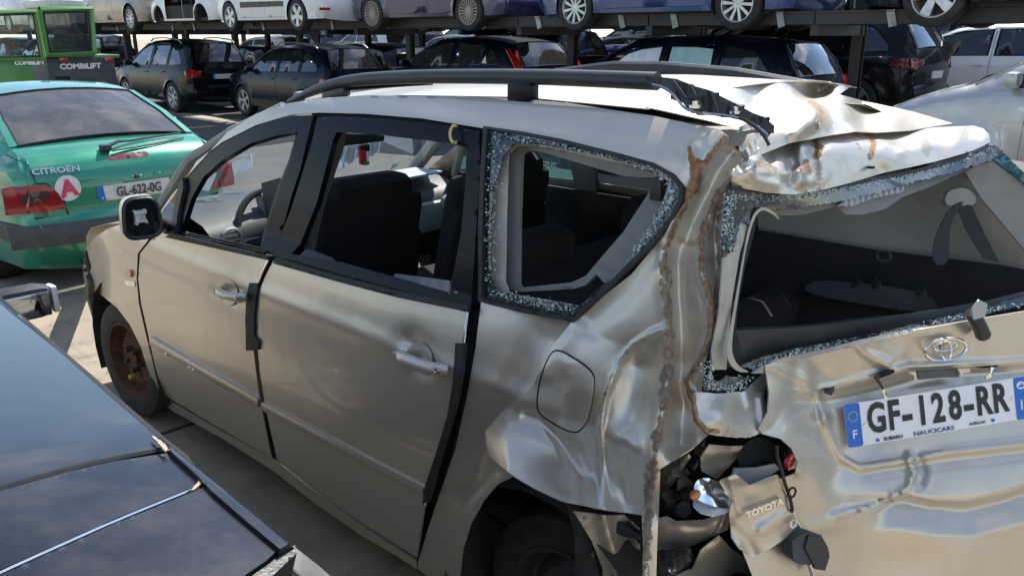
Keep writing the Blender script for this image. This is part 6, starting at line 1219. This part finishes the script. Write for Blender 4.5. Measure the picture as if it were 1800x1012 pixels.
patch('sunshade', [(1.24, 1.01), (1.92, 1.0), (1.92, 1.35), (1.55, 1.35), (1.28, 1.33)], lambda P, SF_=SF_: SF_(1)(P) - np.array([0, .02, 0]), m_shade2, c_, (), .08, thick=.002, toward=(0, 50, 1))
c_, _, tp_, SF_ = row('black_crossover', 'suv', 3.3, -11.75, .45, p_black, 'black crossover with dark red lamps behind the navy estate', group=None, wheels='twin'); tailstuff(c_, tp_, SF_, 'suv', [[(.90, 1.02), (.50, 1.02), (.55, .92), (.88, .86)], [(.02, .86), (.40, .92), (.34, 1.02), (.04, 1.03)]], (0, .72), mat('smoked_red', (.14, .01, .012), .15, coat=1))
c_, *_ = row('white_estate', 'wagon', 1.0, -14.2, .50, p_white, 'white estate car with dark windows, farthest right behind the silver people carrier', group=None, wheels='ten')
c_, _, tp_, SF_ = row('silver_people_carrier', 'mpv', -2.45, -6.45, .36, p_silver, 'silver people carrier behind the wreck with a small wing repeater lamp', wheels='seven', step=.07)
patch('side_repeater', rnd([(3.02, .86), (3.13, .86), (3.13, .895), (3.02, .895)], it=1), lambda P, SF_=SF_: SF_(1)(P) + np.array([0, .008, 0]), m_redw, c_, (), .03, thick=.012, toward=(0, 50, 1))
patch('side_moulding', [(1.1, .60), (2.85, .60), (2.85, .65), (1.1, .65)], lambda P, SF_=SF_: SF_(1)(P) + np.array([0, .010, 0]), p_silver, c_, (), .1, thick=.01, toward=(0, 50, 1))
MB().tube([(3.35, .1, 1.11), (3.25, .45, 1.15), (3.16, .66, 1.16)], .014, 6).tube([(3.46, .35, 1.075), (3.38, .62, 1.07)], .02, 6).build('windscreen_wiper', m_black, c_)
# upper deck
UZ = 1.86
row('taupe_saloon', 'hatch', 19.3, -7.3, UZ, p_taupe, 'grey-brown car on the rack above the forklift cab', G_UP, wheels='ten', scale=1.0)
row('stripped_shell', 'hatch', 15.95, -7.2, UZ + .05, p_white, 'white stripped body shell without doors or wheels on the rack', G_UP, doorless=True, no_wheels=(0, 1, 2, 3), open_windows=(0, 1, 2), mirrors=False, scale=.80)
c_, _, tp_, SF_ = row('white_compact_van', 'mpv', 12.0, -7.25, UZ, p_white, 'white compact car with dark side mouldings on the rack', G_UP, wheels='five', scale=.90)
patch('side_moulding', [(1.25, .50), (3.0, .50), (3.0, .62), (1.25, .60)], lambda P, SF_=SF_: SF_(1)(P) + np.array([0, .012, 0]), m_black, c_, (), .1, thick=.01, toward=(0, 50, 1))
patch('rear_reflector', [(.60, .40), (.82, .40), (.82, .45), (.60, .45)], lambda P, tp_=tp_: tp_(P) + np.array([-.01, 0, 0]), m_red, c_, (), .05, thick=.01, toward=(-50, 0, .5))
c_, _, tp_, SF_ = row('violet_hatchback', 'hatch', 8.05, -7.85, UZ, p_purple, 'violet-blue hatchback with many-spoked wheels on the rack', G_UP, wheels='many', wm=m_rimbrown, scale=.96); tailstuff(c_, tp_, SF_, 'hatch', [[(.84, .70), (.62, .70), (.62, .62), (.84, .60)], None])
c_, _, tp_, SF_ = row('blue_hatchback', 'hatch', 3.45, -7.95, UZ, p_blue, 'bright blue hatchback with ten-spoke wheels on the rack', G_UP, wheels='ten', scale=.98)
row('dark_blue_saloon', 'hatch', -1.35, -7.9, UZ + .02, p_navy, 'dark car with five-spoke silver wheels at the right end of the rack', G_UP, wheels='five', scale=1.0)
row('black_saloon', 'hatch', 4.6, -10.6, UZ, p_black, 'black car with dark wheels on the second rack, behind the bright blue hatchback', G_UP, wheels='five', wm=m_rimdark)
# further rows: copies with their own labels
def copies(src, places, group, labels):
    for (x, y, z), lb in zip(places, labels):
        c = copy_tree(src); c.location = (x, y, z); c['label'] = lb; c['group'] = group
G3 = 'cars of the farther rows glimpsed through the rack'
far = [('white', p_white, 'mpv'), ('silver', p_silver, 'hatch'), ('black', p_black, 'wagon'), ('blue', p_blue, 'hatch')]
k = 0
for i, (cn, pm_, kd) in enumerate(far):
    q, *_ = car('far_car', kd, (23.5 - i * 4.9, -13.4, .1), pm_, f'{cn} wreck on the ground in the farther row, glimpsed under the rack', 'car', G3, wheels='seven', nointerior=True, step=.14, steps=5)
    copies(q, [(21.0 - i * 4.9, -13.6, UZ + .1), (26 - i * 5.1, -19.5, .3), (24 - i * 5.1, -19.8, UZ + .3)], G3, [f'{cn} wreck stored on the farther upper rack', f'{cn} wreck on the ground in the third row back', f'{cn} wreck on the upper rack of the third row back'])
e_, *_ = car('far_car', 'hatch', (24.2, -7.4, UZ), p_white, 'white car on the upper rack beyond the forklift cab', 'car', G3, wheels='ten', nointerior=True, step=.14)
copies(e_, [(29.0, -7.4, UZ), (28.6, -13.5, .1), (33.5, -13.6, UZ + .1), (23.5, -10.8, .0)], G3, ['white car high on the rack at the far left end', 'white wreck on the ground at the far left end', 'white wreck stored high in the far left corner', 'white wreck behind the forklift counterweight'])
e_, *_ = car('far_car', 'suv', (33.6, -7.6, UZ), p_black, 'black off-roader on the rack at the far left edge', 'car', G3, wheels='ten', nointerior=True, step=.14)
copies(e_, [(38.6, -7.6, UZ), (28.5, -13.5, UZ + .1), (34, -8.4, 0), (28.6, -8.2, 0), (39.0, -13.5, .1)], G3, ['black off-roader farthest away on the front rack', 'black wreck on the farther rack behind the forklift', 'black wreck on the ground left of the forklift', 'black wreck on the ground seen through the forklift cab', 'black wreck farthest away on the ground'])
f_, *_ = car('far_car', 'wagon', (14.6, -11.0, .1), p_black, 'black estate squeezed in behind the navy crossover', 'car', G3, wheels='steel', nointerior=True, step=.14)
copies(f_, [(20.4, -10.9, .0), (9.8, -15.8, .3), (4.6, -16.4, .4), (15.2, -16.0, .2), (25.6, -10.9, 0)], G3, ['black estate squeezed in behind the black off-roader', 'black estate deep behind the black hatchback', 'black estate deep behind the navy estate', 'black estate deep behind the navy crossover', 'black estate deep behind the forklift'])
f_, *_ = car('far_car', 'suv', (9.9, -11.0, UZ), p_nb, 'dark car on the second rack behind the violet hatchback', 'car', G3, wheels='ten', nointerior=True, step=.14)
copies(f_, [(15.0, -11.0, UZ), (20.2, -11.0, UZ), (25.4, -11.0, UZ), (7.6, -16.6, UZ + .2), (2.6, -16.8, UZ + .2)], G3, ['dark car on the second rack behind the white compact car', 'dark car on the second rack behind the white body shell', 'dark car on the second rack behind the forklift cab', 'dark car on the rearmost rack beyond the blue hatchback', 'dark car on the rearmost rack above the white estate'])
copies(f_, [(-1.0, -20.5, .5), (4.5, -20.5, .5), (10, -20.5, .4), (-3.5, -19.8, UZ + .8), (3.0, -20.4, UZ + .7), (8.5, -20.4, UZ + .6)], G3, ['dark wreck on the ground at the far right behind the white estate', 'dark wreck on the ground deep behind the black crossover', 'dark wreck on the ground deepest behind the navy estate', 'dark wreck high at the far right end of the rearmost rack', 'dark wreck high behind the black crossover', 'dark wreck high behind the navy estate'])
pos = [(x, -27.0 + RNG.uniform(-.4, .4), z) for x in np.arange(-14, 46, 5.2) for z in (.6, UZ + .9)]
for sc_c, ps in ((f_, pos[0::2]), (q, pos[1::2])):
    copies(sc_c, ps, G3, ['distant wreck in the last row, seen only as slivers between the nearer cars'] * len(ps))
# black people carrier with open tailgate and the van glass seen between sedan and estate
c_, *_ = row('black_van', 'mpv', 9.6, -11.2, .2, p_black, 'black van with see-through windows behind the black hatchback', group=None, wheels='steel', glass=m_clear, scale=1.05)

# rack: uprights, beams, brackets
def rack(name, y, xs, label, zt=3.6, cl=True):
    rk = empty(name, (xs[0], y, 0), label=label, cat='storage rack', group='racks holding the upper cars')
    for x in xs:
        zb = yard_z(x, y - 1.6); p = MB(); p.box((x - xs[0], -1.75, (zb + zt) / 2), (.13, .012, zt - zb)); p.box((x - xs[0], -1.69, (zb + zt) / 2), (.012, .12, zt - zb)); p.box((x - xs[0], -1.63, (zb + zt) / 2), (.13, .012, zt - zb)); p.box((x - xs[0], -1.69, zb + .01), (.3, .3, .02)); p.build('upright', m_steel, rk, smooth=False)
        MB().box((x - xs[0], -1.1, 1.86), (.10, 1.4, .12)).build('arm', m_steel, rk, smooth=False)
    L0 = xs[-1] - xs[0]
    for yy in (-.42, -1.38):
        x = 0.
        for a, b in zip(xs[:-1], xs[1:]):
            MB().box(((a + b) / 2 - xs[0], yy, 1.99), (abs(b - a) - .02, .07, .13)).box(((a + b) / 2 - xs[0], yy + .04, 2.06), (abs(b - a) - .02, .03, .02)).build('beam', m_steel, rk, smooth=False)
    if cl:
        for a, b in zip(xs[:-1], xs[1:]):
            for t in (.18, .82): MB().box((a + (b - a) * t - xs[0], -.372, 1.98), (.085, .012, .17), ry=rad(16)).box((a + (b - a) * t - xs[0], -.35, 2.06), (.085, .05, .012)).build('bracket', m_cleat, rk, smooth=False)
    return rk
rack('rack', -7.0, [45, 40, 35, 30.5, 26, 22.6, 19.2, 16.2, 12.2, 8.0, 5.6, 3.3, -1.5, -4.5], 'dark steel rack carrying the front upper row of cars')
rack('rack', -9.9, [38, 33, 28, 22.6, 17.5, 12.5, 7.6, 4.4], 'dark steel rack standing second from the front', cl=False)
rack('rack', -12.6, [45, 39, 34, 29, 24, 18.5, 13, 7.5], 'dark steel rack behind the white estate', cl=False)

# ------------------------------------------------------------ green sideloader truck
p_lift = mat('forklift_green', (.05, .22, .03), .4, coat=.5, dirt=(.25, .22, .17), damt=.25); m_cw = mat('counterweight_grey', (.045, .048, .052), .55, dirt=(.2, .19, .17), damt=.3)
CX = 12.5
fk = empty('forklift_truck', (CX, 0, 0), label='green sideloader forklift truck with a grey counterweight at far left', cat='forklift')
def fpx(u, v, dx=0.): return PT(u, v, PLANE(0, CX + dx))
def fbox(name, u0, v0, u1, v1, m, dx=0., depth=.3, bev=.02, parent=None):
    a = fpx(u0, v0, dx); b = fpx(u1, v1, dx); y0, y1 = sorted((a[1], b[1])); z0, z1 = sorted((a[2], b[2]))
    o = MB().box((dx + depth / 2, (y0 + y1) / 2, (z0 + z1) / 2), (depth, y1 - y0, z1 - z0), bev=bev).build(name, m, None); o.parent = parent or fk; return o
def fframe(name, quad, w_, m, dx=0., t=.05):
    P = [fpx(u, v, dx) - [CX, 0, 0] for u, v in quad]; q = MB(); q.tube([*P, P[0]], w_, 6, cap=False); o = q.build(name, m, fk, smooth=False); return o
cw = fbox('counterweight', 80, 101, 221, 240, m_cw, 0, 1.2, .05); fbox('counterweight_step', 100, 98, 212, 102, p_lift, .02, 1.0, .02)
for (a, b) in ((104, 121), (184, 200)): fbox('rear_lamp', a, 102, b, 108, m_red, -.02, .03, .004, cw)
fbox('vent_recess', 97, 135, 126, 150, m_dark, -.004, .02, .004, cw); fbox('tow_bracket', 137, 141, 172, 158, m_black, -.03, .05, .004, cw)
fbox('cab_side_panel', -60, 103, 78, 240, p_lift, -.25, .05, .02)
fbox('cab_rear_panel', 76, 92, 168, 100, p_lift, -.06, .12, .02)
for q_, w_ in ((((70, 18), (160, 16), (165, 92), (84, 96)), .055), (((-60, 26), (62, 21), (76, 103), (-60, 104)), .05)): fframe('cab_frame', q_, w_, p_lift, -.1 if q_[0][0] == 70 else -.28)
def fglass(name, quad, dx, m): P = [fpx(u, v, dx) - [CX, 0, 0] for u, v in quad]; o = mk(name, P, [(0, 1, 2, 3)], m, fk, smooth=False, thick=.006); return o
fglass('cab_glass', ((70, 18), (160, 16), (165, 92), (84, 96)), -.09, m_glass); fglass('cab_glass', ((-60, 26), (62, 21), (76, 103), (-60, 104)), -.27, m_clear)
ws = fframe('window_seal', ((75, 23), (153, 21), (160, 89), (88, 91)), .02, m_rubber, -.13); fframe('window_seal', ((-50, 28), (58, 25), (70, 99), (-50, 101)), .02, m_rubber, -.31)
fbox('cab_roof', 84, -2, 152, 15, mat('cab_roof_white', (.6, .62, .60), .5, dirt=(.3, .3, .27), damt=.5), -.1, 1.2, .12)
fbox('cab_wall', 92, 28, 106, 90, p_lift, .9, .06, .01); fbox('seat', 100, 45, 131, 80, m_seat, .35, .25, .05); fbox('control_box', 92, 68, 122, 88, p_lift, .3, .2, .02); fbox('cab_dash', 130, 60, 158, 90, m_black, .7, .3, .04)
fbox('mast', 53, -40, 74, 20, m_steel, .9, .25, .01); fbox('chassis', -60, 160, 215, 300, m_black, .1, 2.6, .05)
for (u, s_) in ((176, 1),): fbox('work_lamp', 168, 70, 178, 84, mat('lamp_blue', (.35, .45, .7), .2, coat=1), -.05, .08, .02)
def ftext(s, size, u, v, dx, parent, xs=1.): c = fpx(u, v, dx) - [CX, 0, 0]; R_ = frame4(c, (0, -1, 0), (0, 0, 1)); o = text(s, size, R_, m_white, 'lettering', None, xs=xs, offset=.004, extrude=.002); o.parent = parent
ftext('COMBiLiFT', .105, 142, 117, -.01, cw, 1.15); ftext('COMBiLiFT', .072, 52, 111, -.29, fk, 1.1)
for x_, y_ in ((1.0, -1.0), (1.0, 1.1)): wheel(fk, x_, y_ - 1.8, .35, 'steel', .35, .3, m_cw)
print('NOBJ', len(bpy.data.objects))

# ------------------------------------------------------------ litter on the concrete
lt = MB(); rs = np.random.RandomState(21)
for i in range(900):
    x = rs.uniform(-1.5, 5.2); y = rs.choice([rs.uniform(.8, 1.9), rs.uniform(-1.6, 1.6)]) if x > 3.4 else rs.uniform(.75, 1.9); s_ = rs.uniform(.003, .011) * (1.8 if rs.rand() > .93 else 1)
    q_ = rs.normal(0, 1, (4, 3)); q_ = q_ / np.linalg.norm(q_, axis=1)[:, None] * s_ * [1, 1, .5] + [x, y, s_ * .4]; lt.add(q_, [(0, 1, 2), (0, 3, 1), (1, 3, 2), (2, 3, 0)])
tag(lt.build('grit', mat('grit', (.20, .19, .17), .8, var=.6, vscale=9), smooth=False), kind='stuff')
